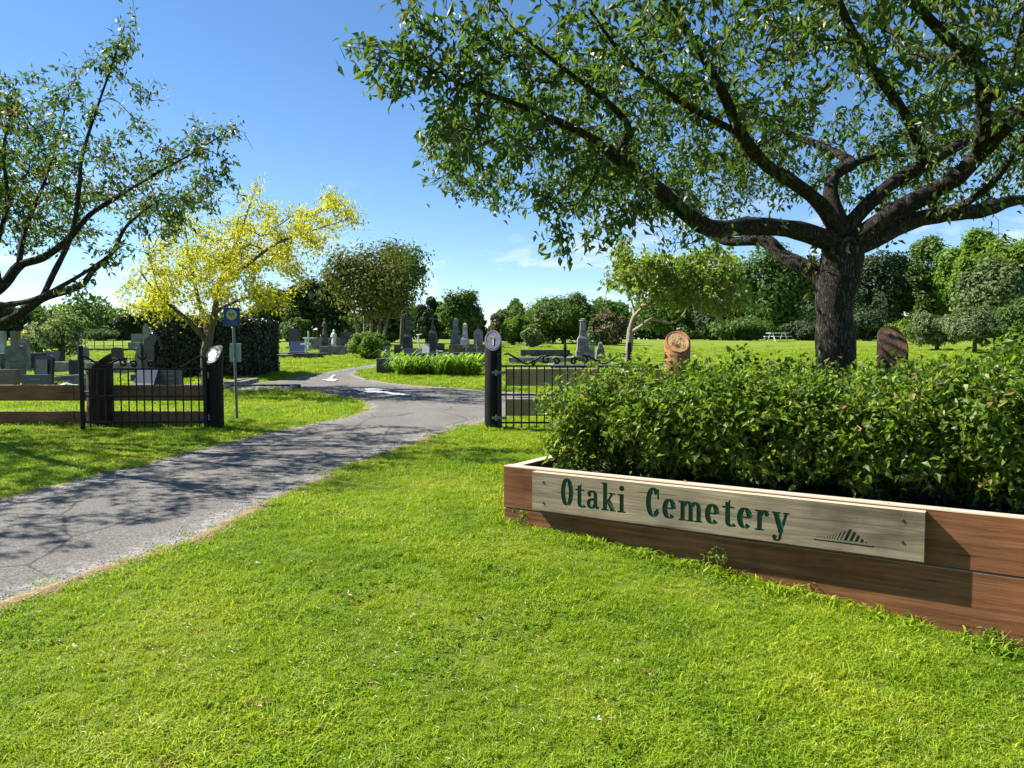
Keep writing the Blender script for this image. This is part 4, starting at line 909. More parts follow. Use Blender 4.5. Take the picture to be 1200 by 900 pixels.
def name_board():
    u0, u1 = u_of(629), u_of(1090); Lb = u1-u0; hb = .298; th = .066; top = .016
    root = empty('name_sign', (PA.x+PD.x*u0, PA.y+PD.y*u0, ZT-top-hb), prz, 'pale weathered timber sign board reading Otaki Cemetery on the planter front', 'sign')
    cap = hb*.70; bl = hb*.215
    glyphs = []   # (kind, polygons in board coords)
    def word(txt, pa, pb):
        a = u_of(pa)-u0; b = u_of(pb)-u0
        tot = sum(G[c][0] for c in txt)+.085*(len(txt)-1); sx = (b-a)/tot; x = 0
        for c in txt:
            w, polys = G[c]; glyphs.append(('letter', [[(a+(x+p[0])*sx, bl+p[1]*cap) for p in q] for q in polys])); x += w+.085
    word('Otaki', 663, 739); word('Cemetery', 763, 931)
    # peaked mark of slanting bars
    la, lb = u_of(962)-u0, u_of(1025)-u0; W = lb-la; y0 = hb*.235; hh = hb*.27
    def topy(t): return (.07+.93*(t/.62)**2.1) if t < .62 else max(.05, 1-(t-.62)/.38*.95)
    bars = [(.02+.048*k, .016) for k in range(8)]+[(.41,.022),(.47,.024),(.535,.06),(.635,.06),(.735,.058),(.835,.055),(.925,.045)]
    for t, w in bars:
        h0 = topy(t+w*.2+.05)*hh; h1 = topy(t+w+.05)*hh; sl = .16*hh
        tx = lambda t_, h_: la+W*t_+h_*.42
        glyphs.append(('mark_bar', [[(la+W*t, y0), (la+W*(t+w), y0), (tx(t+w, h1), y0+h1), (tx(t, h0), y0+h0)]]))
    glyphs.append(('mark_bar', [[(la-.01, y0-.022), (lb+.03, y0-.022), (lb+.03, y0-.014), (la-.01, y0-.014)]]))
    verts = []; faces = []; owner = []
    def addp(P, ow):
        faces.append(list(range(len(verts), len(verts)+len(P)))); verts.extend(Vector(p) for p in P); owner.append(ow)
    addp([(0,0),(Lb,0),(Lb,hb),(0,hb)], -1)
    for gi, (k, polys) in enumerate(glyphs):
        for q in polys:
            ar = sum(q[i][0]*q[(i+1)%len(q)][1]-q[(i+1)%len(q)][0]*q[i][1] for i in range(len(q)))
            addp(q if ar > 0 else q[::-1], gi)
    v, e, f, ov, oe, of = delaunay_2d_cdt(verts, [], faces, 1, 1e-6)
    cls = []
    for t, o in zip(f, of):
        own = [owner[i] for i in o if owner[i] >= 0]; cls.append(own[0] if own else -1)
    dep = .011; yf = -th
    B = MB(); bv = [(p.x, yf, p.y) for p in v]; B.add(bv, [tuple(t) for t, c in zip(f, cls) if c < 0])
    emap = {}
    for t, c in zip(f, cls):
        for i in range(len(t)):
            a, b = t[i], t[(i+1) % len(t)]; emap.setdefault((min(a,b), max(a,b)), []).append((c, a, b))
    parts = [MB() for _ in glyphs]
    fl = [(p.x, yf+dep, p.y) for p in v]
    per = [[] for _ in glyphs]
    for t, c in zip(f, cls):
        if c >= 0: per[c].append(tuple(t))
    for (a, b), L in emap.items():
        cs = {c for c, *_ in L}
        if len(L) == 2 and len(cs) == 2:
            for c in cs:
                if c >= 0:
                    m = parts[c]; m.add([bv[a], bv[b], fl[b], fl[a]], [(0,1,2,3)])
    for c, m in enumerate(parts):
        if not per[c]: continue
        used = sorted({i for t in per[c] for i in t}); mp_ = {i: k for k, i in enumerate(used)}
        m.add([fl[i] for i in used], [tuple(mp_[i] for i in t) for t in per[c]])
        me = bpy.data.meshes.new(glyphs[c][0]); me.from_pydata(m.v, [], m.f); me.update(); link_mesh(glyphs[c][0], me, M['letter_green'], root)
    y1 = -.001
    B.add([(0,yf,0),(Lb,yf,0),(Lb,yf,hb),(0,yf,hb),(0,y1,0),(Lb,y1,0),(Lb,y1,hb),(0,y1,hb)], [(0,4,5,1),(2,6,7,3),(0,3,7,4),(1,5,6,2),(4,7,6,5)])
    me = bpy.data.meshes.new('board'); me.from_pydata(B.v, [], B.f); me.update(); link_mesh('board', me, M['sign_wood'], root)
    for px, zz in ((642,.76),(642,.22),(1064,.80),(1064,.36)):
        s = MB(); x = u_of(px)-u0
        s.lathe([(.009,0),(.009,.003),(.005,.005)], 10); o = s.build('screw', M['rust'], root); o.rotation_euler = (PI/2,0,0); o.location = (x, yf-.0005, hb*zz)
name_board()

# ------------------------------------------------------------------ the leafy hedge growing in the planter
def rose_hedge():
    g = np.random.default_rng(81)
    root = empty('leafy_hedge', (PA.x, PA.y, ZT-.13), prz, 'dense leafy green hedge growing out of the timber planter', 'hedge')
    def topz(u): return   .80+.04*sstep(1.0, 2.1, u)+.27*np.clip((u-2.95)/.9, 0, 1.15)+.025*np.sin(u*4.3+.4)+.025*np.sin(u*9.1)
    UA, UB, V0, V1 = .12, 5.35, .13, 1.74
    # stems
    st = Skel(); tips = []
    bases = []
    for i in range(13):
        u = UA+.25+i*(UB-UA-.4)/12+g.normal()*.06
        for v in (.75, 1.2):
            bp = np.array((u+g.normal()*.08, v+g.normal()*.1, -.03)); n0 = len(st.P)
            for k in range(4):
                a = g.uniform(0, 2*PI)
                st.limb([bp, bp+np.array((math.cos(a)*.08, math.sin(a)*.08, .22)), bp+np.array((math.cos(a)*.22, math.sin(a)*.25, .52))], [.013,.011,.007], None, 3)
    T = []
    while len(T) < 3300:
        u = g.uniform(UA, UB)*.75+g.uniform(UA, 3.9)*.25; v = g.uniform(V0, V1); tz = float(topz(u))
        z = .06+(tz-.06)*g.uniform(0, 1)**.7
        # rounded section, front lower part undercut
        ev = (v-(V0+V1)/2)/((V1-V0)/2); bulge = 1-.16*max(0, (.38-z)/.3)-.2*max(0, (z-.6)/.4)**2
        if abs(ev) > bulge: continue
        if z < .2 and g.uniform() < .45: continue
        if u < UA+.2 and abs(ev) > .75: continue
        T.append((u, v, z))
    for _ in range(150):
        T.append((g.uniform(.24, .62), g.uniform(.22, 1.3), g.uniform(.1, .75)))
    # upright shoots above the top and loose sprays in front
    for _ in range(150):
        u = g.uniform(UA+.1, UB); T.append((u, g.uniform(V0+.2, V1-.1), float(topz(u))+g.uniform(.0,.17)))
    tips = st.grow(T, .12, .012, g, bend=.35)
    me = st.mesh('stems', tip=.0016, expo=2.2, sides=(6,5,3)); link_mesh('stems', me, M['bark_far'], root)
    V, Fa = twig_leaves(st, tips, 34, 4, .058, .62, .15, .052, g, upn=.9)
    link_mesh('foliage', mesh_np('foliage', V, Fa), M['leaf_hedge'], root)
rose_hedge()

# ------------------------------------------------------------------ posts, gates and fences
def round_post(name, label, px, Y, r, zc, a, b, shaft_m, face_m, emblem=None, group=None, face_r=.9, cat='post'):
    """round timber post whose top is cut on a slant: top z = zc + a*x + b*y above world zero"""
    p = base(px, Y); root = empty(name, tuple(p), 0, label, cat, group); zc -= p.z
    n = 32; rows = [(-.1, 1.04), (.0, 1.03), (.25, 1.0), (.6, .99)]
    V = []; Fs = []
    for z, s in rows:
        for k in range(n):
            w = r*s*(1+.012*math.sin(5*k+z*9)); V.append((w*math.cos(2*PI*k/n), w*math.sin(2*PI*k/n), z))
    for k in range(n):
        x, y = r*.985*math.cos(2*PI*k/n), r*.985*math.sin(2*PI*k/n); V.append((x, y, zc+a*x+b*y))
    for k in range(n):
        x, y = r*.955*math.cos(2*PI*k/n), r*.955*math.sin(2*PI*k/n); V.append((x, y, zc+a*x+b*y+.006))
    for i in range(len(rows)+1):
        for k in range(n): Fs.append((i*n+k, i*n+(k+1)%n, (i+1)*n+(k+1)%n, (i+1)*n+k))
    Fs.append(tuple(range((len(rows)+1)*n, (len(rows)+2)*n)))
    mb = MB(); mb.add(V, Fs); mb.build('shaft', M[shaft_m], root, True)
    # plane frame of the cut
    nrm = Vector((-a, -b, 1)).normalized(); X = Vector((nrm.z if abs(nrm.y) < 2 else 0, 0, -nrm.x)); X = Vector((1, 0, a)).normalized() if abs(b) >= abs(a) else Vector((-b, a, 0)).normalized()
    if X.x < 0: X = -X
    Yv = nrm.cross(X)
    if Yv.z < 0: Yv = -Yv
    L = r*math.sqrt(1+a*a+b*b)
    mat3 = Matrix((X, Yv, nrm)).transposed().to_4x4(); mat3.translation = Vector((0,0,zc+.006))
    def rel(name, mb, mat): 
        o = mb.build(name, M[mat], root, True); o.matrix_local = mat3; return o
    # local ellipse radii along X and Y of the cut
    ea, eb = (r, L) if abs(Yv.z) > .2 else (L, r)
    d = MB(); nn = 32; V = [(ea*face_r*math.cos(2*PI*k/nn), eb*face_r*math.sin(2*PI*k/nn), z) for z in (.001, .010) for k in range(nn)]
    d.add(V, [(k,(k+1)%nn,(k+1)%nn+nn,k+nn) for k in range(nn)]+[tuple(range(nn, 2*nn))]); rel('cut_face', d, face_m)
    if emblem: emblem(rel, ea*face_r, eb*face_r)
    return root
def em_hook(rel, a, b):
    m = MB(); m.tube([(-.045,.05,.014),(-.01,.075,.015),(.004,.06,.015),(.006,0,.015),(.004,-.11,.015)], [.006,.01,.012,.011,.007], 6); rel('emblem', m, 'stone_pale')
    m = MB(); m.tube([(a*.86*math.cos(t*.2), b*.86*math.sin(t*.2), .012) for t in range(33)], .005, 5); rel('rim', m, 'cut_grey')
def em_dark(rel, a, b):
    m = MB(); V = [(a*.55*math.cos(k*.2618)-.02, b*.6*math.sin(k*.2618)-.01, z) for z in (.008, .016) for k in range(24)]
    m.add(V, [(k,(k+1)%24,(k+1)%24+24,k+24) for k in range(24)]+[tuple(range(24,48))]); rel('emblem', m, 'granite_black')
def em_carving(rel, a, b):
    g = random.Random(4)
    m = MB(); m.tube([(a*.97*math.cos(t*.2), b*.97*math.sin(t*.2), .010) for t in range(33)], .009, 5); rel('rim', m, 'post_rust')
    m = MB()
    for k in range(15):      # curling relief lines
        cx, cy = g.uniform(-.5,.5)*a, g.uniform(-.55,.55)*b; r0 = g.uniform(.12,.24)*a; t0 = g.uniform(0, 6)
        m.tube([(cx+r0*(1-t*.07)*math.cos(t0+t*.55), cy+r0*(1-t*.07)*1.1*math.sin(t0+t*.55), .0105) for t in range(10)], .0042, 5)
    rel('carved_relief', m, 'cut_tan')
def em_knot(rel, a, b):
    m = MB(); V = [(a*.22*math.cos(k*.5236), b*.2*math.sin(k*.5236)+b*.3, z) for z in (.008, .013) for k in range(12)]
    m.add(V, [(k,(k+1)%12,(k+1)%12+12,k+12) for k in range(12)]+[tuple(range(12,24))]); rel('knot', m, 'granite_black')
GY = 12.6
round_post('gate_post', 'black round gate post with grey slanted emblem plate right of the drive', 578, GY, .142, 1.575, .05, 1.2, 'post_black', 'cut_grey', em_hook, 'gate posts', .98)
round_post('gate_post', 'black round gate post with pale slanted top left of the drive', 252, GY, .145, 1.345, .55, 1.0, 'post_black', 'stone_grey', em_dark, 'gate posts', .97)
round_post('fence_post', 'thick dark brown round fence post behind the left gate leaf', 118, 13.05, .2, 1.21, .75, .25, 'post_brown', 'cut_dark', None, None, .94)
round_post('carved_post', 'rust-brown round post with carved tan disc top above the hedge', 792, 8.4, .142, 1.525, .22, .95, 'post_rust', 'cut_tan', em_carving, None, .84)
round_post('carved_post', 'dark brown round post with knotted top right of the cherry trunk', 1041, 7.6, .143, 1.53, .02, 1.15, 'post_brown', 'cut_dark', em_knot, None, .95)

def scroll(cx, cz, r, a0, turns, n=16, shrink=.75):
    return [(cx+r*(1-shrink*i/n)*math.cos(a0+turns*2*PI*i/n), 0, cz+r*(1-shrink*i/n)*math.sin(a0+turns*2*PI*i/n)) for i in range(n+1)]
def gate_leaf(label, px, Y, L, flip, zt):
    p = base(px, Y); r = empty('gate_leaf', tuple(p), PI if flip else 0, label, 'gate', 'iron gate leaves swung open')
    k = M['black_iron']; f = lambda z: z
    for x, z1 in ((.02, zt+.2), (L, zt+.38)):
        m = MB(); m.box(x-.028, x+.028, -.028, .028, .02, z1, .006); m.build('stile', k, r)
    for z in (zt, zt*.56, .14):
        m = MB(); m.box(.05, L-.03, -.012, .012, z-.014, z+.014); m.build('rail', k, r)
    nb = int((L-.1)/.125)
    bar = None
    for i in range(1, nb+1):
        x = i*L/(nb+1)
        if bar is None:
            m = MB(); m.tube([(0,.0,.06),(0,.0,zt+.012)], .0115, 6); bar = m.build('bar', k, r); bar.location.x = x
        else:
            o = bar.copy(); col.objects.link(o); o.parent = r; o.location.x = x
    c = L/2+.02
    for s in (-1, 1):
        X = lambda q: c+s*q
        m = MB(); m.tube([(X(.98),0,zt+.19),(X(.92),0,zt+.20),(X(.8),0,zt+.13),(X(.68),0,zt+.05),(X(.6),0,zt+.03)], .015, 6); m.build('brace', k, r)
        m = MB(); m.tube([(X(.62),0,zt+.03),(X(.45),0,zt+.12),(X(.36),0,zt+.17)], .015, 6); m.build('brace', k, r)
        for (q, z, rr, a0, tn) in ((.3,.10,.075,2.2,-1.1),(.14,.075,.06,.4,1.1),(.52,.05,.04,1,1)):
            m = MB(); pts_ = scroll(0, zt+z, rr, a0, tn); m.tube([(X(q)+s*a, b, d) for a, b, d in pts_], .017, 6); m.build('scroll', k, r)
    for z in (zt*.9, .22):
        m = MB(); m.tube([(-.03,0,z-.05),(-.03,0,z+.05)], .016, 8); m.box(-.1, .12, -.036, -.029, z-.022, z+.022, .002); m.build('hinge', M['galv'], r)
    m = MB(); m.box(L-.09, L+.05, -.05, -.03, zt*.62-.02, zt*.62+.02, .003); m.build('latch', M['galv'], r)
    m = MB(); m.tube([(c,0,zt),(c,0,zt+.2),(c,0,zt+.3),(c,0,zt+.42)], [.013,.018,.03,.003], 6); m.build('finial', k, r)
    for s in (-1, 1):
        m = MB(); m.tube([(c,0,zt+.14),(c+s*.07,0,zt+.2),(c+s*.06,0,zt+.26)], [.015,.012,.004], 6); m.build('leaf_ornament', k, r)
    return r
gate_leaf('black iron gate leaf swung open behind the left gate post', 243, GY-.16, 2.02, True, 1.0)
gate_leaf('black iron gate leaf swung open, half hidden by the planter hedge', 584, GY-.16, 2.12, False, 1.06)

def fence(label, x0, x1, Y, zs, h, mat, posts, seglen):
    r = empty('rail_fence', (x0, Y, 0), 0, label, 'fence'); x = x0
    while x < x1-.1:
        l = min(seglen, x1-x)
        for z in zs:
            obj_board(x-x0+l/2, rnd.uniform(-.004,.004), z+rnd.uniform(-.006,.006), l-.008, .05, h, 0, mat, r, 'rail')
        x += l
    for q in posts:
        m = MB(); zg = H(q, Y+.1); m.box(q-x0-.06, q-x0+.06, .03, .13, zg-.1, zs[0]+.1, .008); m.build('post', M[mat], r)
fence('brown two-rail timber fence on the left behind the open gate leaf', -15.0, -5.05, 13.16, (.695, .245), .27, 'rail_wood', (-14.9,-12.3,-9.8,-5.2), 2.5)
fence('tan two-rail timber fence behind the right gate leaf', -.12, 3.0, 12.9, (.965, .46), .29, 'board_wood', (2.9,), 2.2)

# sign pole by the left gate post
def sign_pole():
    Y = 13.9; p = base(278, Y); r = empty('sign_pole', tuple(p), 0, 'thin grey pole with blue crest sign and small pale plate by the left gate post', 'sign'); k = Y/F
    zz = lambda y: at(278, y, Y).z-p.z
    m = MB(); m.tube([(0,0,-.1),(-.02,0,zz(430)),(-.045,0,zz(362))], .024, 8); m.build('pole', M['galv'], r, True)
    x = -.05
    m = MB(); m.box(x-9.6*k, x+9.6*k, -.045, -.033, zz(383), zz(360.5), .003); s = m.build('blue_panel', M['sign_blue'], r)
    c = ((x), -.047, (zz(369)))
    m = MB(); n = 24; R = 6.2*k
    m.add([(c[0]+R*math.cos(t*2*PI/n), y, c[2]+R*math.sin(t*2*PI/n)) for y in (-.046,-.050) for t in range(n)], [(t,(t+1)%n,(t+1)%n+n,t+n) for t in range(n)]+[tuple(range(n,2*n))]); m.build('gold_crest', M['sign_gold'], s)
    m = MB(); m.tube([(c[0]-.5*R+R*.1*t, -.052, c[2]+R*.35*math.sin(t*1.1)) for t in range(11)], .007, 4); m.build('crest_drawing', M['stone_green'], s)
    for i, w in enumerate((.7,.8)):
        m = MB(); z = zz(377.5+i*2.6); m.box(x-9*k*w, x+9*k*w, -.0475, -.0455, z-.006, z+.006); m.build('text_line', M['granite_mid'], s)
    m = MB(); m.box(-.02-6.6*k, -.02+6.6*k, .026, .034, zz(424), zz(402.5), .002); m.build('pale_plate', M['sign_back'], r)
sign_pole()

# white picnic table far on the lawn
def picnic():
    Y = 66; p = base(911, Y); r = empty('picnic_table', tuple(p), .15, 'white picnic table far off on the lawn under the wood', 'table')
    for z, y0, y1 in ((.74,-.4,.4),(.45,-.85,-.55),(.45,.55,.85)):
        m = MB(); m.box(-.85, .85, y0, y1, z-.04, z); m.build('table_top' if z > .6 else 'seat', M['white_paint'], r)
    for x in (-.55,.55):
        for s in (-1,1):
            m = MB(); m.tube([(x, s*.7, 0), (x, s*.2, .72)], .04, 5); m.build('leg', M['white_paint'], r)
picnic()

# ------------------------------------------------------------------ graves
def profile(kind, w, h):
    w /= 2
    if kind == 'round':  return [(-w,0),(w,0),(w,h-w)]+[(w*math.cos(t*PI/14), h-w+w*math.sin(t*PI/14)) for t in range(1,14)]+[(-w,h-w)]
    if kind == 'softround': return [(-w,0),(w,0),(w,h*.8)]+[(w*math.cos(t*PI/12), h*.8+h*.2*math.sin(t*PI/12)) for t in range(1,12)]+[(-w,h*.8)]
    if kind == 'point':  return [(-w,0),(w,0),(w,h-w*1.1),(w*.62,h-w*.45),(0,h),(-w*.62,h-w*.45),(-w,h-w*1.1)]
    if kind == 'corner': return [(-w,0),(w,0),(w,h-w*.35),(w*.86,h-w*.1),(w*.62,h),(-w*.62,h),(-w*.86,h-w*.1),(-w,h-w*.35)]
    if kind == 'peak':   return [(-w,0),(w,0),(w,h*.82),(0,h),(-w,h*.82)]
    return [(-w,0),(w,0),(w,h),(-w,h)]
def grave(kind, px0, px1, ytop, Y, mat, label, base_h=.14, base_mat=None, t=.13, rz=0., plot=None, inset=None, taper=.0, extra=None, name='headstone', lean=0.):
    px = (px0+px1)/2; p = base(px, Y); k = Y/F; w = (px1-px0)*k; h = max(.12, at(px, ytop, Y).z-p.z)
    r = empty(name, tuple(p), rz, label, 'gravestone'); bm = M[base_mat or mat]
    bh = min(base_h, h*.4)
    if base_h > 0:
        m = MB(); m.box(-w*.62, w*.62, -t*1.15, t*1.15, -.12, bh, .012); m.build('base', bm, r)
    else: bh = -.08
    m = MB()
    if kind == 'slant':
        m.add([(-w/2,-.22,bh),(w/2,-.22,bh),(w/2,-.16,bh+.06),(-w/2,-.16,bh+.06),(-w/2,.14,bh),(w/2,.14,bh),(w/2,.1,h),(-w/2,.1,h)], [(0,1,2,3),(3,2,6,7),(7,6,5,4),(0,3,7,4),(1,5,6,2),(0,4,5,1)])
    else:
        m.prism([(x*(1-taper*z/(h-bh)), z+bh) for x, z in profile(kind, w*.94, h-bh)], -t/2, t/2)
    o = m.build('stone', M[mat], r, False); o.rotation_euler = (lean, 0, 0)
    if inset:
        m = MB(); iw = w*.62
        if kind == 'slant': pass
        else:
            m.prism([(x, z+bh+(h-bh)*.14) for x, z in profile('round' if kind in ('round','point') else 'flat', iw, (h-bh)*.7)], -t/2-.012, -t/2+.004); m.build('inscription_panel', M[inset], r)
    if plot:
        L, pm, ph = plot
        for q, bxv in enumerate([(-w*.75, w*.75, -L-.1, -L+.05), (-w*.75, -w*.75+.14, -L+.052, .1), (w*.75-.14, w*.75, -L+.052, .1)]):
            z0 = min(0, H(p.x, p.y-L)-p.z)
            m = MB(); m.box(bxv[0], bxv[1], bxv[2], bxv[3], z0-.15, ph, .01); m.build('plot_kerb', M[pm], r)
        m = MB(); m.box(-w*.75+.142, w*.75-.142, -L+.052, -t*1.2, -.1, ph*.55); m.build('plot_slab', M['concrete'], r)
    if extra: extra(r, w, h, t)
    return r
def cross_on(r, w, h, t, z0=None, H_=.6, th=.05, ring=False, mat='stone_grey'):
    z0 = h if z0 is None else z0
    m = MB(); m.box(-th, th, -th*.7, th*.7, z0, z0+H_, .008); m.box(-H_*.3, -th-.001, -th*.6, th*.6, z0+H_*.62-th, z0+H_*.62+th, .008); m.box(th+.001, H_*.3, -th*.6, th*.6, z0+H_*.62-th, z0+H_*.62+th, .008)
    m.build('cross', M[mat], r)
    if ring:
        m = MB(); m.tube([(H_*.19*math.cos(a*.349), 0, z0+H_*.62+H_*.19*math.sin(a*.349)) for a in range(19)], th*.55, 6); m.build('cross_ring', M[mat], r)
def urn_on(r, w, h, t, mat='stone_grey'):
    m = MB(); m.lathe([(.1,h),(.06,h+.05),(.05,h+.09),(.15,h+.2),(.17,h+.32),(.12,h+.38),(.05,h+.42),(.02,h+.5)], 12); m.build('urn', M[mat], r, True)
def lines_on(r, w, h, t, rows=3, mat='granite_mid'):
    for i in range(rows):
        ww = w*(.62 if i % 2 else .42)/2; z = h*(.8-.22*i); m = MB(); m.box(-ww, ww, -t/2-.004, -t/2+.001, z-.014, z+.014); m.build('inscription_line', M[mat], r)
def flowers_on(r, w, h, t, mat='petal_white', n=40, y=-.35):
    g = np.random.default_rng(n); P = g.normal(size=(n,3))*np.array((w*.22,.08,.06))+np.array((0,y,.2)); P[:,2] = np.abs(P[:,2])
    tag(link_mesh('flowers', mesh_np('flowers', *diamonds(P, g.normal(size=(n,3))+[0,-.4,.8], .1*g.uniform(.6,1.2,n), g)), M[mat], r), kind='stuff')
gv = grave
gv('corner', 8, 30, 405, 23.5, 'stone_green', 'grey-green headstone with rounded shoulders at the far left', t=.16, extra=lambda r,w,h,t: lines_on(r,w,h,t,4,'concrete_dark'))
gv('flat', -4, 22, 433, 19.5, 'granite_rose', 'low purplish granite headstone at the left picture edge', t=.2, base_h=.1, extra=lambda r,w,h,t: lines_on(r,w,h,t,3,'stone_grey'))
gv('flat', 28, 59, 439, 19.2, 'granite_blue', 'low dark blue granite plaque above the left fence rail', t=.2, base_h=.08, extra=lambda r,w,h,t: lines_on(r,w,h,t))
gv('corner', 41, 62, 416, 22, 'granite_black', 'dark headstone with pale inscribed panel left of the stile', t=.14, inset='granite_mid', taper=-.05, lean=-.1)
gv('flat', -8, 8, 388, 30, 'stone_pale', 'pale tall slab cut by the left picture edge', t=.16)
gv('flat', 15, 23, 388, 35, 'granite_rose', 'narrow brownish pillar headstone behind the grey-green one', t=.3)
gv('round', 23, 36, 396, 28, 'stone_grey', 'arched grey headstone behind the grey-green one', inset='stone_green')
gv('peak', 30, 38, 390, 36, 'stone_grey', 'tall grey pillar monument topped with an urn at the far left', t=.3, taper=.2, extra=lambda r,w,h,t: urn_on(r,w,h,t))
gv('slant', 54, 70, 412, 29, 'granite_black', 'black slant headstone with pale flowers, farther left plot', extra=lambda r,w,h,t: flowers_on(r,w,h,t,'petal_pink',50,-.25))
gv('flat', 82, 98, 422, 25, 'granite_black', 'square black headstone directly left of the tall gate stile', plot=(1.6,'concrete',.16), t=.14)
gv('corner', 92, 104, 407, 30, 'granite_mid', 'grey headstone with dark sides above the tall gate stile', t=.18)
gv('softround', 131, 145, 407, 32, 'granite_black', 'small black rounded headstone on a brown plinth', base_h=.3, base_mat='brown_stone')
gv('slant', 160, 184, 433, 20.5, 'granite_blue', 'beige-edged slant plaque behind the left gate bars', base_h=.2, base_mat='concrete')
gv('flat', 188, 213, 432, 20.8, 'granite_blue', 'deep blue upright granite block behind the left gate bars', t=.25, base_h=.1, extra=lambda r,w,h,t: lines_on(r,w,h,t))
gv('flat', 155, 168, 391, 55, 'granite_mid', 'blue-grey block headstone on the skyline left of two pale slabs', t=.4)
gv('peak', 168, 176, 379, 52, 'stone_grey', 'grey peaked headstone on the skyline, left of a pair', t=.2)
gv('round', 177, 185, 382, 52, 'stone_pale', 'pale rounded headstone on the skyline, right of a pair', t=.2)
gv('slant', 184, 198, 393, 46, 'stone_grey', 'dark slanting headstone right of the draped black monument')
# draped black monument
def draped():
    Y = 24; p = base(176, Y); r = empty('draped_monument', tuple(p), 0, 'black polished monument with curved wing-like stones behind the left gate', 'monument'); k = Y/F
    h = at(176, 391, Y).z-p.z
    m = MB(); m.box(-.5, .45, -.25, .25, -.1, .25, .02); m.build('base', M['granite_black'], r)
    m = MB(); m.prism([(-.16,.25),(.16,.25),(.2,h*.75),(.3,h*.93),(.2,h),(.06,h*.97),(-.1,h*.85),(-.18,h*.7)], -.1, .1); m.build('stone', M['granite_black'], r)
    m = MB(); m.prism([(-.42,.25),(-.17,.25),(-.19,h*.7),(-.27,h*.78),(-.38,h*.66),(-.44,h*.5)], -.08, .08); m.build('stone', M['granite_mid'], r, label='lower paler wing stone')
    m = MB(); m.tube([(.14,-.02,h*.93),(.3,-.02,h*.9),(.42,-.02,h*.7),(.36,-.02,h*.66)], [.05,.07,.05,.01], 8); m.build('wing_tip', M['granite_black'], r)
draped()
# white marble scroll heap by the stile
def scrolls():
    p = base(87, 20.3); r = empty('marble_ornament', tuple(p), 0, 'white marble scroll-shaped grave ornament left of the brown post', 'ornament')
    m = MB(); m.box(-.3,.3,-.15,.15,-.1,.12,.02); m.build('base', M['marble_white'], r)
    m = MB(); m.prism([(-.28,.12),(.28,.12),(.28,.38),(.2,.45),(0,.43),(-.16,.32),(-.26,.2)], -.1, .1); m.build('stone', M['stone_grey'], r)
    m = MB(); m.tube([(-.3,-.14,.16),(-.1,-.16,.22),(.05,-.16,.18),(.2,-.15,.2)], [.05,.06,.05,.03], 8); m.build('scroll', M['marble_white'], r)
scrolls()
gv('peak', 313, 324, 379, 41, 'granite_black', 'tall black pointed headstone right of the clipped hedge', base_h=.32, base_mat='concrete_dark', t=.2)
gv('slant', 340, 359, 400, 38.5, 'granite_blue', 'blue-black slant headstone beside a small white cross', base_h=.2, base_mat='concrete')
gv('flat', 339, 351, 385, 50, 'granite_black', 'black block headstone higher up behind the slant headstone', t=.3, base_mat='stone_pale')
gv('flat', 400, 414, 389, 44, 'concrete_dark', 'dark square tomb block left of the pink flowering bush', t=.6)
def small_cross(px, ytop, Y, label, mat='marble_white', w=.04):
    p = base(px, Y); h = at(px, ytop, Y).z-p.z; r = empty('grave_cross', tuple(p), 0, label, 'cross')
    m = MB(); m.box(-.15,.15,-.1,.1,-.08,.1,.01); m.build('base', M['concrete'], r); cross_on(r, .3, 0, .1, .1, h-.1, w, mat=mat)
small_cross(358.5, 396, 38.3, 'small white cross beside the blue-black slant headstone')
small_cross(361.5, 388, 46, 'thin white cross higher up behind the slant headstone')
def statue(px, ytop, Y, label, mat, ped=.5):
    p = base(px, Y); h = at(px, ytop, Y).z-p.z; r = empty('grave_statue', tuple(p), 0, label, 'statue'); q = h*ped
    m = MB(); m.frustum(.22,.2,-.1,q*.25); m.frustum(.16,.13,q*.25,q); m.build('pedestal', M[mat], r)
    f = h-q; m = MB(); m.lathe([(.13,q),(.14,q+f*.1),(.11,q+f*.4),(.12,q+f*.6),(.13,q+f*.72),(.05,q+f*.8),(.07,q+f*.88),(.06,q+f*.96),(.02,h)], 12); m.build('figure', M[mat], r, True)
    for s in (-1,1):
        m = MB(); m.tube([(s*.11,0,q+f*.7),(s*.15,-.05,q+f*.5),(s*.04,-.13,q+f*.52)], [.04,.035,.025], 6); m.build('arm', M[mat], r)
statue(381, 373, 46, 'dark standing figure statue left of the multi-stemmed tree', 'concrete_dark')
statue(391.5, 386, 44, 'small white figure statue below the multi-stemmed tree', 'marble_white', .35)
def pillar(px, ytop, Y, label, mat, r0=.12, top='ball', steps=2, slim=.75, name='pillar_monument', cat='monument', basew=.35):
    p = base(px, Y); h = at(px, ytop, Y).z-p.z; r = empty(name, tuple(p), 0, label, cat); z = -.12
    for i in range(steps):
        w = basew*(1-.28*i); z1 = max(z, 0)+.22; m = MB(); m.box(-w, w, -w, w, z, z1, .012); m.build('step', M[mat], r); z = z1
    die = h*.3; m = MB(); m.frustum(r0*1.9, r0*1.6, z, z+die); m.build('die', M[mat], r)
    m = MB(); m.frustum(r0*1.6, r0*1.05, z+die, z+die+.14); m.build('cornice', M[mat], r); z += die+.14
    m = MB(); m.frustum(r0, r0*slim, z, h-.15 if top != 'point' else h-.1); m.build('shaft', M[mat], r); z = h-.15
    if top == 'ball':
        m = MB(); m.lathe([(r0*.8,z),(r0*1.25,z+.03),(r0*1.2,z+.06),(r0*.7,z+.08),(r0*.9,z+.12),(r0*.3,z+.15)], 12); m.build('cap', M[mat], r, True)
    elif top == 'point':
        m = MB(); m.frustum(r0*slim, .005, h-.1, h); m.build('cap', M[mat], r)
    elif top == 'cross': cross_on(r, .3, 0, .1, z, .55, .05, False, mat)
    elif top == 'celtic': cross_on(r, .3, 0, .1, z-.3, .75, .055, True, mat)
    return r
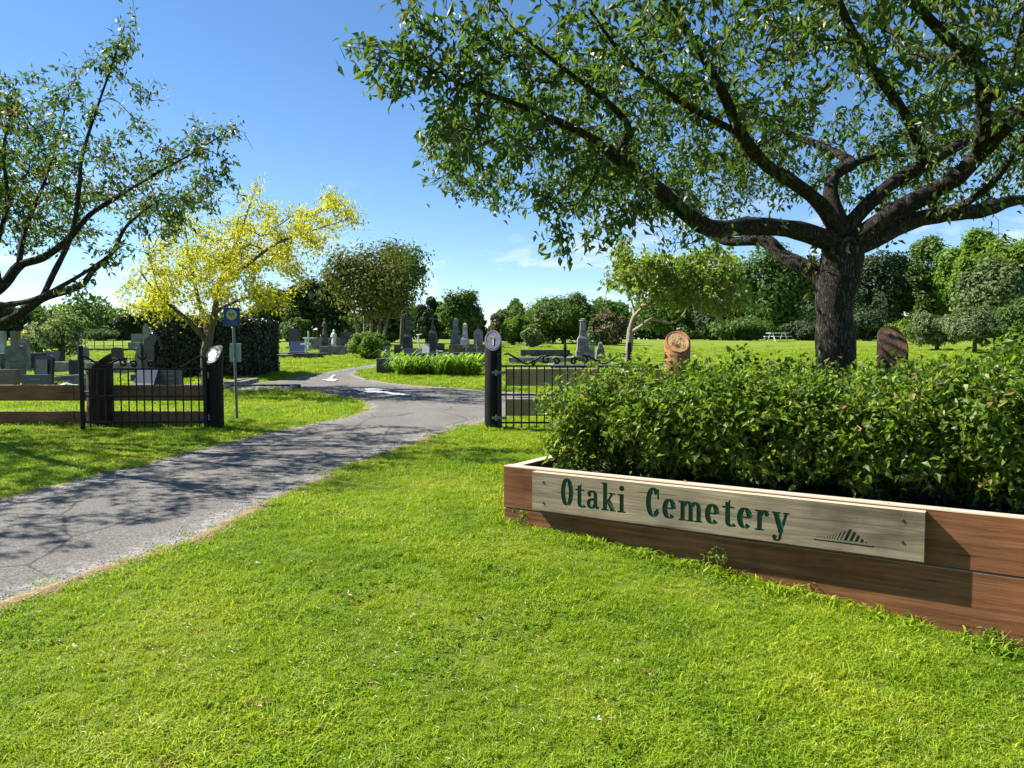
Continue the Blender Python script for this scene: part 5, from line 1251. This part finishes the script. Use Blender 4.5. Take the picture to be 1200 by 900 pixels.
pillar(683, 373, 35, 'grey stone obelisk with capped top behind the right gate leaf', 'stone_grey', .15, 'ball', 2, .8, 'obelisk_monument', basew=.45)
pillar(703.5, 400, 36, 'short dark pillar gravestone right of the obelisk', 'stone_grey', .1, 'point', 1, .9, 'short_pillar', 'gravestone', .22)
gv('round', 691, 697, 404, 35, 'stone_pale', 'tiny white rounded headstone tucked beside the obelisk', base_h=.06)
pillar(478, 371, 37, 'dark celtic cross monument on a large tomb base', 'concrete_dark', .12, 'celtic', 2, .85, 'cross_monument', basew=.55)
pillar(507.5, 378, 39, 'tall grey cross on stepped base behind the strap-leaved planting', 'concrete_dark', .12, 'cross', 3, .8, 'cross_monument', basew=.42)
pillar(534, 372, 46, 'tall shaded grey column among monuments left of the right gate post', 'stone_grey', .17, 'point', 1, .8, 'column_monument')
pillar(545, 378, 42, 'sunlit pale obelisk among monuments left of the right gate post', 'stone_pale', .14, 'point', 1, .8, 'obelisk_monument')
gv('peak', 555, 566, 384, 42, 'stone_grey', 'broad grey headstone close left of the right gate post', t=.3)
gv('corner', 450, 457, 405, 31.2, 'stone_grey', 'small rough pillar stone standing on the grey wall end', t=.25, base_h=.1)
gv('flat', 462, 470, 404, 34.5, 'concrete_dark', 'dark narrow headstone left of the celtic cross tomb', t=.2)
gv('flat', 471, 490, 408, 35, 'granite_mid', 'large grey tomb block under the celtic cross', t=.9, base_h=.2, base_mat='concrete_dark', name='tomb')
gv('slant', 495, 503, 403, 36.5, 'marble_white', 'small white marble wedge stone beside the white anchor monument', base_h=.1)
gv('corner', 512, 521, 402, 37, 'concrete_dark', 'dark rounded block beside the stepped cross', t=.3)
def anchor():
    Y = 35; p = base(491, Y); r = empty('anchor_monument', tuple(p), 0, 'slender white anchor-like marble monument right of the tomb', 'monument'); h = at(491, 391, Y).z-p.z
    m = MB(); m.box(-.1,.2,-.1,.1,-.1,.15,.01); m.build('base', M['concrete_dark'], r)
    m = MB(); m.tube([(0,0,.12),(.14,0,.25),(.04,0,.5),(-.02,0,.8),(-.03,0,h-.05)], [.04,.045,.04,.035,.04], 8); m.build('shank', M['marble_white'], r, True)
    m = MB(); m.tube([(-.12,0,h-.06),(.12,0,h-.03)], .025, 6); m.build('crossbar', M['marble_white'], r)
    m = MB(); m.tube([(.08,-.05,.2),(.2,-.1,.12),(.3,-.1,.14)], [.03,.03,.02], 6); m.build('fluke', M['marble_white'], r)
anchor()
def frame_marker(px, ytop, Y, label):
    p = base(px, Y); h = at(px, ytop, Y).z-p.z; r = empty('grave_marker', tuple(p), 0, label, 'grave marker')
    m = MB(); m.box(-.03,.03,-.03,.03,-.1,h,.004); m.build('upright', M['marble_white'], r)
    m = MB(); m.tube([(.03,0,h-.05),(.2,0,h-.06),(.32,0,h-.14)], .022, 6); m.build('arm', M['marble_white'], r)
frame_marker(512.5, 410, 32.5, 'small white bracket-shaped marker on the grave wall')
small_cross(546.5, 402, 40, 'small pale cross on the brown grave wall, left one', 'stone_pale', .04)
small_cross(558.5, 403, 40, 'small pale cross on the brown grave wall, right one', 'stone_pale', .04)
# grave plots, low walls, tombs (px range, top row, distance, depth)
def plot(px0, px1, ytop, Y, depth, mat, label, slab='concrete', name='grave_plot', wall=.16, cap=None):
    a = base(px0, Y); b = base(px1, Y); w = b.x-a.x; c = (a.x+b.x)/2; g0 = min(H(c, Y), H(a.x, Y), H(b.x, Y)); r = empty(name, (c, Y, g0), 0, label, 'grave plot')
    h = at((px0+px1)/2, ytop, Y).z-g0; gb = H(c, Y+depth)-g0; hb = max(h, gb+.12)
    def q(nm, v, m): mb = MB(); mb.box(*v, bev=.012); mb.build(nm, M[m], r)
    q('front_kerb', (-w/2, w/2, 0, wall, -.2, h), mat); q('back_kerb', (-w/2, w/2, depth-wall, depth, -.2, hb), mat)
    for s in (-1, 1):
        x = s*(w/2-wall/2)
        mb = MB(); mb.add([(x-wall/2, wall+.002, -.2),(x+wall/2, wall+.002, -.2),(x+wall/2, depth-wall-.002, -.2),(x-wall/2, depth-wall-.002, -.2),(x-wall/2, wall+.002, h-.004),(x+wall/2, wall+.002, h-.004),(x+wall/2, depth-wall-.002, hb-.004),(x-wall/2, depth-wall-.002, hb-.004)], [(0,3,2,1),(4,5,6,7),(0,1,5,4),(1,2,6,5),(2,3,7,6),(3,0,4,7)]); mb.build('side_kerb', M[mat], r)
    mb = MB(); x = w/2-wall-.002
    mb.add([(-x,wall+.002,-.1),(x,wall+.002,-.1),(x,depth-wall-.002,-.1),(-x,depth-wall-.002,-.1),(-x,wall+.002,h-.05),(x,wall+.002,h-.05),(x,depth-wall-.002,hb-.05),(-x,depth-wall-.002,hb-.05)], [(0,3,2,1),(4,5,6,7),(0,1,5,4),(1,2,6,5),(2,3,7,6),(3,0,4,7)]); mb.build('slab', M[slab], r)
    return r
plot(200, 325, 464, 19.6, 2.2, 'concrete_dark', 'flat dark concrete grave slab on the grass right of the left gate post', wall=.22)
plot(262, 283, 447, 22.4, 1.6, 'stone_grey', 'pale concrete grave kerb between gate post and clipped hedge')
plot(135, 243, 462, 19.9, 1.8, 'concrete', 'long grey grave kerb seen between the left gate bars')
plot(100, 158, 425, 27, 2, 'concrete', 'pale grave kerb behind the thick brown post')
plot(58, 82, 424, 27.5, 2, 'concrete', 'grey grave kerb behind the dark inscribed headstone')
plot(0, 20, 414, 29, 2, 'concrete_dark', 'dark grave kerb below the pale slab at the left edge')
plot(306, 342, 415.5, 37.2, 2.6, 'concrete_dark', 'dark concrete grave wall below the tall black pointed headstone')
plot(342.5, 373, 414, 36.8, 2.6, 'concrete_dark', 'dark concrete grave wall below the blue-black slant headstone')
plot(374, 403, 405.5, 40.5, 2, 'stone_grey', 'grey grave kerb left of the pink flowering bush')
plot(362, 398, 396, 47, 2.4, 'stone_grey', 'grey railed-looking tomb wall under the dark statue')
plot(441, 461, 420, 27.6, 2.6, 'concrete_dark', 'rough grey wall end beside the bend of the drive', wall=.3, name='grave_wall')
plot(461.5, 530, 414, 30.2, 1.5, 'concrete_dark', 'long grey grave wall behind the strap-leaved planting', name='grave_wall')
plot(526, 572, 404, 40, 2.2, 'brown_stone', 'brownish grave wall with small crosses left of the right gate post', name='grave_wall')
plot(530.5, 574, 413, 31.2, 1.4, 'concrete_dark', 'dark low grave wall touching the right gate post', name='grave_wall')
plot(610, 668, 410, 38, 2.5, 'concrete_dark', 'long low grey tomb behind the right gate leaf, farther one', name='tomb')
plot(596, 672, 419, 33.5, 2.2, 'concrete', 'long low grey tomb behind the right gate leaf, nearer one', name='tomb')
plot(645, 735, 428, 30, 2.0, 'concrete', 'pale grave kerb in front of the obelisk')
plot(198, 206, 398, 48, 2, 'stone_grey', 'low grey kerb on the slope left of the clipped hedge')
plot(150, 205, 401, 47, 3, 'concrete', 'long pale grave kerb on the slope behind the black draped monument')
# iron grave railing on the slope
def railing():
    Y = 44; a = base(100, Y); b = base(166, Y); w = b.x-a.x; r = empty('grave_railing', tuple(a), 0, 'low rusty iron grave railing on the left slope', 'railing')
    z = at(130, 398, Y).z-a.z
    for zz_ in (z-.05, z*.45):
        m = MB(); m.box(0, w, -.012, .012, zz_-.012, zz_+.012); m.build('rail', M['brown_stone'], r)
    m = MB(); m.box(-.1, w+.1, -.15, .15, -.15, .12, .01); m.build('plinth', M['concrete_dark'], r)
    n = 7; pst = None
    for i in range(n):
        m = MB(); m.tube([(0,0,0),(0,0,z+.06)], .022, 5); o = m.build('post', M['brown_stone'], r); o.location.x = w*i/(n-1)
railing()
def spikes():
    Y = 29; a = base(142, Y); b = base(160, Y); w = b.x-a.x; r = empty('grave_railing', tuple(a), 0, 'short spiked grave railing left of the black draped monument', 'railing')
    z = at(150, 416, Y).z-a.z
    for zz_ in (z*.75, z*.25):
        m = MB(); m.box(0, w, -.012, .012, zz_-.012, zz_+.012); m.build('rail', M['brown_stone'], r)
    for i in range(6):
        m = MB(); m.tube([(0,0,0),(0,0,z*.85),(0,0,z+.08)], [.015,.015,.002], 5); o = m.build('spike', M['brown_stone'], r); o.location.x = w*i/5
spikes()

# ------------------------------------------------------------------ grass blades (uncountable), seen as one lawn
def tuft(name, seed, n, h, rad, flat=.5):
    g = np.random.default_rng(seed); V = []; Fs = []
    for i in range(n):
        a = g.uniform(0, 2*PI); q = rad*math.sqrt(g.uniform()); x, y = q*math.cos(a), q*math.sin(a)
        hh = h*g.uniform(.5, 1.2); b = g.uniform(0, 2*PI); ln = hh*g.uniform(.15, 1.3)*flat*2; w = .0019*g.uniform(.7,1.5)*(h/.03)**.3
        dx, dy = math.cos(b), math.sin(b); tw = g.uniform(0, PI); wx, wy = math.cos(tw)*w, math.sin(tw)*w; n0 = len(V)
        V += [(x-wx,y-wy,-.004),(x+wx,y+wy,-.004),(x+dx*ln*.4-wx*.8,y+dy*ln*.4-wy*.8,hh*.65),(x+dx*ln*.4+wx*.8,y+dy*ln*.4+wy*.8,hh*.65),(x+dx*ln,y+dy*ln,hh*(1-.25*flat))]
        Fs += [(n0,n0+1,n0+3),(n0,n0+3,n0+2),(n0+2,n0+3,n0+4)]
    me = mesh_np(name, np.array(V), np.array(Fs)); me.materials.append(M['grass'])
    return bpy.data.objects.new(name, me)
tcol = bpy.data.collections.new('grass_tufts')
for i, (n, h, rad, fl) in enumerate(((60,.017,.055,.8),(60,.020,.055,.75),(54,.024,.05,.9),(46,.031,.045,.8))):
    tcol.objects.link(tuft('grass_tuft', 300+i, n, h, rad, fl))
def grass_group():
    ng = bpy.data.node_groups.new('grass_scatter', 'GeometryNodeTree')
    ng.interface.new_socket('Geometry', in_out='INPUT', socket_type='NodeSocketGeometry'); ng.interface.new_socket('Geometry', in_out='OUTPUT', socket_type='NodeSocketGeometry')
    n = ng.nodes; L = ng.links; gi = n.new('NodeGroupInput'); go = n.new('NodeGroupOutput')
    ci = n.new('GeometryNodeCollectionInfo'); ci.inputs['Collection'].default_value = tcol; ci.inputs['Separate Children'].default_value = True; ci.inputs['Reset Children'].default_value = True
    ip = n.new('GeometryNodeInstanceOnPoints'); ip.inputs['Pick Instance'].default_value = True
    na = n.new('GeometryNodeInputNamedAttribute'); na.data_type = 'FLOAT'; na.inputs['Name'].default_value = 'size'
    nr = n.new('GeometryNodeInputNamedAttribute'); nr.data_type = 'FLOAT_VECTOR'; nr.inputs['Name'].default_value = 'rot'
    L.new(gi.outputs[0], ip.inputs['Points']); L.new(ci.outputs[0], ip.inputs['Instance']); L.new(na.outputs['Attribute'], ip.inputs['Scale']); L.new(nr.outputs['Attribute'], ip.inputs['Rotation'])
    L.new(ip.outputs[0], go.inputs[0]); return ng
NG = grass_group()
def blocked(x, y):
    k = inpoly(ROAD, x, y)
    q = np.stack([x-PA.x, y-PA.y], 1); u = q@np.array(PD); v = q@np.array(PN)
    return k | ((u > -.01) & (u < PLEN) & (v > -.008) & (v < PDEP+.3))
def noise2(x, y, s):
    return np.sin(x*s+1.3*np.sin(y*s*.7))*np.sin(y*s*1.1+1.7*np.sin(x*s*.6+.8))
def scatter():
    g = np.random.default_rng(90); XS = []; SZ = []
    for y0, y1, dens, sz in ((1.6,3.6,620,1.0),(3.6,5.5,520,1.05),(5.5,8,380,1.2),(8,11,240,1.45),(11,15,150,1.75),(15,21,75,2.3),(21,30,36,3.0),(30,60,12,3.4)):
        hw = lambda y: y*.70+.5
        A = (y1-y0)*2*hw(y1); n = int(A*dens); x = g.uniform(-hw(y1), hw(y1), n); y = g.uniform(y0, y1, n)
        k = np.abs(x) < hw(y); x = x[k]; y = y[k]
        d = edgedist(ROAD, x, y); nb = blocked(x, y)
        bare = (noise2(x, y, 1.9)+.8*noise2(x+4, y-2, 6.1)+.5*noise2(x-1, y+3, 15.)) > 1.15
        fade = g.uniform(size=len(x)) < 1-sstep(24, 58, y)
        k = fade & (~nb | ((d < .11*(.5+.7*noise2(x, y, 4.1))) & (g.uniform(size=len(x)) < .5) & inpoly(ROAD, x, y))) & ~((d < .07+.09*noise2(x, y, 2.9)) & (g.uniform(size=len(x)) < .42)) & ~(bare & (g.uniform(size=len(x)) < .78))
        x = x[k]; y = y[k]; s = sz*g.uniform(.7, 1.3, len(x))*(1+.35*np.clip(noise2(x, y, 1.7), -.6, 1))
        s *= 1+.35*sstep(-1.0, -2.6, x)*0
        XS.append(np.stack([x, y, Hn(x, y)], 1)); SZ.append(s)
    # longer unmown fringes along the planter and round the post feet
    u = g.uniform(0, PLEN, 1500); v = -np.abs(g.normal(size=1500))*.05-.012; e = np.array(PA)+u[:,None]*np.array(PD)+v[:,None]*np.array(PN)
    e = e[noise2(u, u*0+1, 3.1)+g.normal(size=1500)*.4 > -.2]
    XS.append(np.stack([e[:,0], e[:,1], Hn(e[:,0], e[:,1])], 1)); SZ.append(g.uniform(.8, 1.6, len(e))*np.where(g.uniform(size=len(e)) < .12, 2.2, 1))
    for px, Y in ((578,GY),(252,GY),(118,13.05),(278,13.9)):
        p = base(px, Y); a = g.uniform(0, 2*PI, 60); q = .17+np.abs(g.normal(size=60))*.06
        x = p.x+q*np.cos(a); y = p.y+q*np.sin(a); XS.append(np.stack([x, y, Hn(x, y)], 1)); SZ.append(g.uniform(1.8, 3.4, 60))
    x = g.uniform(-13, -5.1, 900); y = 13.1+g.normal(size=900)*.08; XS.append(np.stack([x, y, Hn(x, y)], 1)); SZ.append(g.uniform(1.6, 3.2, 900))
    P = np.concatenate(XS); S = np.concatenate(SZ); n = len(P)
    me = bpy.data.meshes.new('grass'); me.vertices.add(n); me.vertices.foreach_set('co', P.astype(np.float32).ravel())
    a = me.attributes.new('size', 'FLOAT', 'POINT'); a.data.foreach_set('value', S.astype(np.float32))
    R = np.stack([g.normal(size=n)*.12, g.normal(size=n)*.12, g.uniform(0, 2*PI, n)], 1)
    a = me.attributes.new('rot', 'FLOAT_VECTOR', 'POINT'); a.data.foreach_set('vector', R.astype(np.float32).ravel())
    me.update(); o = link_mesh('grass', me, M['grass']); tag(o, 'short mown green grass of the lawn', 'grass', kind='stuff')
    md = o.modifiers.new('scatter', 'NODES'); md.node_group = NG
    print('tufts', n)
scatter()

# ------------------------------------------------------------------ fallen leaves and daisies
def fallen(name, px, py, size, mat, label, group, z=None, cat='leaf'):
    p = ground(px, py); r = MB()
    for k in range(3):
        a = k*2.2+px; c = Vector((math.cos(a)*size*.25, math.sin(a)*size*.25, .0)); d = Vector((math.cos(a+.7), math.sin(a+.7), .2)).normalized(); s = Vector((-d.y, d.x, 0))
        r.add([c, c+d*size*.45+s*size*.22+Vector((0,0,size*.15)), c+d*size, c+d*size*.45-s*size*.22+Vector((0,0,size*.15)), c+d*size*.5], [(0,4,1),(0,3,4),(1,4,2),(4,3,2)])
    o = r.build(name, M[mat], None); o.location = (p.x, p.y, p.z+.028); tag(o, label, cat, group)
for px, py, s in ((597,675,.05),(302,833,.045),(405,703,.05),(189,770,.04),(760,795,.04),(520,610,.05)):
    fallen('fallen_leaf', px, py, s, 'dry_leaf', 'brown dry leaf lying on the lawn', 'dry leaves on the lawn')
for px, py in ((85,764),(301,665),(480,588),(700,850),(1040,770)):
    fallen('daisy', px, py, .022, 'petal_white', 'tiny white daisy in the lawn', 'daisies in the lawn', cat='flower')
def sill_leaf(u, lab):
    p = PW(u, .05); g = MB()
    for k in range(2):
        a = k*1.9+u; d = Vector((math.cos(a), math.sin(a), .25)); s = Vector((-d.y, d.x, 0)); q = .04
        g.add([(0,0,0), d*q*.5+s*q*.2, d*q, d*q*.5-s*q*.2], [(0,3,1),(1,3,2)])
    o = g.build('fallen_leaf', M['dry_leaf'], None); o.location = (p.x, p.y, ZT+.003); tag(o, lab, 'leaf', 'dry leaves on the planter rim')
for u in (u_of(802), u_of(1040), u_of(1110)): sill_leaf(u, 'brown dry leaf lying on the planter rim')
# sprig of weed rooted at the foot of the planter front
def sprig(u, h, seed, label):
    g = np.random.default_rng(seed); p = PW(u, -.02); z = H(p.x, p.y); r = empty('weed', (p.x, p.y, z), prz, label, 'plant', 'weeds at the planter foot')
    k = Skel(); T = []
    k.limb([(0,0,-.02),(.01,-.02,h*.5),(.03,-.04,h*.9)], [.003,.0025,.0015], None, 3)
    T = [(g.normal()*.05, -.03-abs(g.normal())*.03, h*g.uniform(.4,1.05)) for _ in range(9)]
    tips = k.grow(T, .04, .004, g); link_mesh('stem', k.mesh('stem', tip=.001, sides=(4,4,3)), M['leaf_hedge'], r)
    link_mesh('foliage', mesh_np('foliage', *twig_leaves(k, tips, 5, 2, .045, .45, .5, .012, g)), M['leaf_hedge'], r)
sprig(u_of(852), .2, 1, 'small leafy weed against the planter below the word Cemetery')
sprig(u_of(618), .12, 2, 'small dark weed at the left end of the planter foot')
sprig(u_of(1180), .14, 3, 'dry curling weed at the planter foot by the right picture edge')

# clover patches and dry clippings among the grass
def litter():
    g = np.random.default_rng(123)
    def field(n, thr, s0):
        x = g.uniform(-5, 4.5, n); y = g.uniform(1.8, 9, n); k = (noise2(x+s0, y-s0, 2.6)+.7*noise2(x, y+s0, 7.3) > thr) & ~blocked(x, y); return x[k], y[k]
    x, y = field(60000, .75, 2.0); n = len(x); a = g.uniform(0, 2*PI, n); P = []; N = []
    for q in range(3):
        P.append(np.stack([x+.007*np.cos(a+q*2.094), y+.007*np.sin(a+q*2.094), Hn(x, y)+.022+g.uniform(-.008,.006,n)], 1)); N.append(np.stack([.3*np.cos(a+q*2.1), .3*np.sin(a+q*2.1), np.ones(n)], 1)+g.normal(size=(n,3))*.25)
    V = diamonds(np.concatenate(P), np.concatenate(N), .0165*g.uniform(.7,1.3,3*n), g)
    tag(link_mesh('clover', mesh_np('clover', *V), M['leaf_clover']), 'patches of small dark clover leaves in the lawn', 'clover', kind='stuff')
    x, y = field(26000, -.1, 5.0); n = len(x); A = g.normal(size=(n,3)); A[:,2] *= .25
    V = leaves(np.stack([x, y, Hn(x, y)+.02], 1), A, np.tile((0,0,1.), (n,1)), .034*g.uniform(.5,1.5,n), .0032*g.uniform(.7,1.4,n))
    tag(link_mesh('grass_clippings', mesh_np('grass_clippings', *V), M['clipping']), 'dry straw-coloured grass clippings lying on the lawn', 'grass clippings', kind='stuff')
M['leaf_clover'] = leafmat('leaf_clover', [(0,(.10,.19,.016)),(.6,(.15,.25,.022)),(1,(.2,.29,.03))], .38, rough=.7, spec=.12)
M['clipping'] = leafmat('clipping', [(0,(.3,.27,.09)),(.6,(.44,.38,.16)),(1,(.55,.48,.26))], .25, tboost=(1,1,1))
litter()
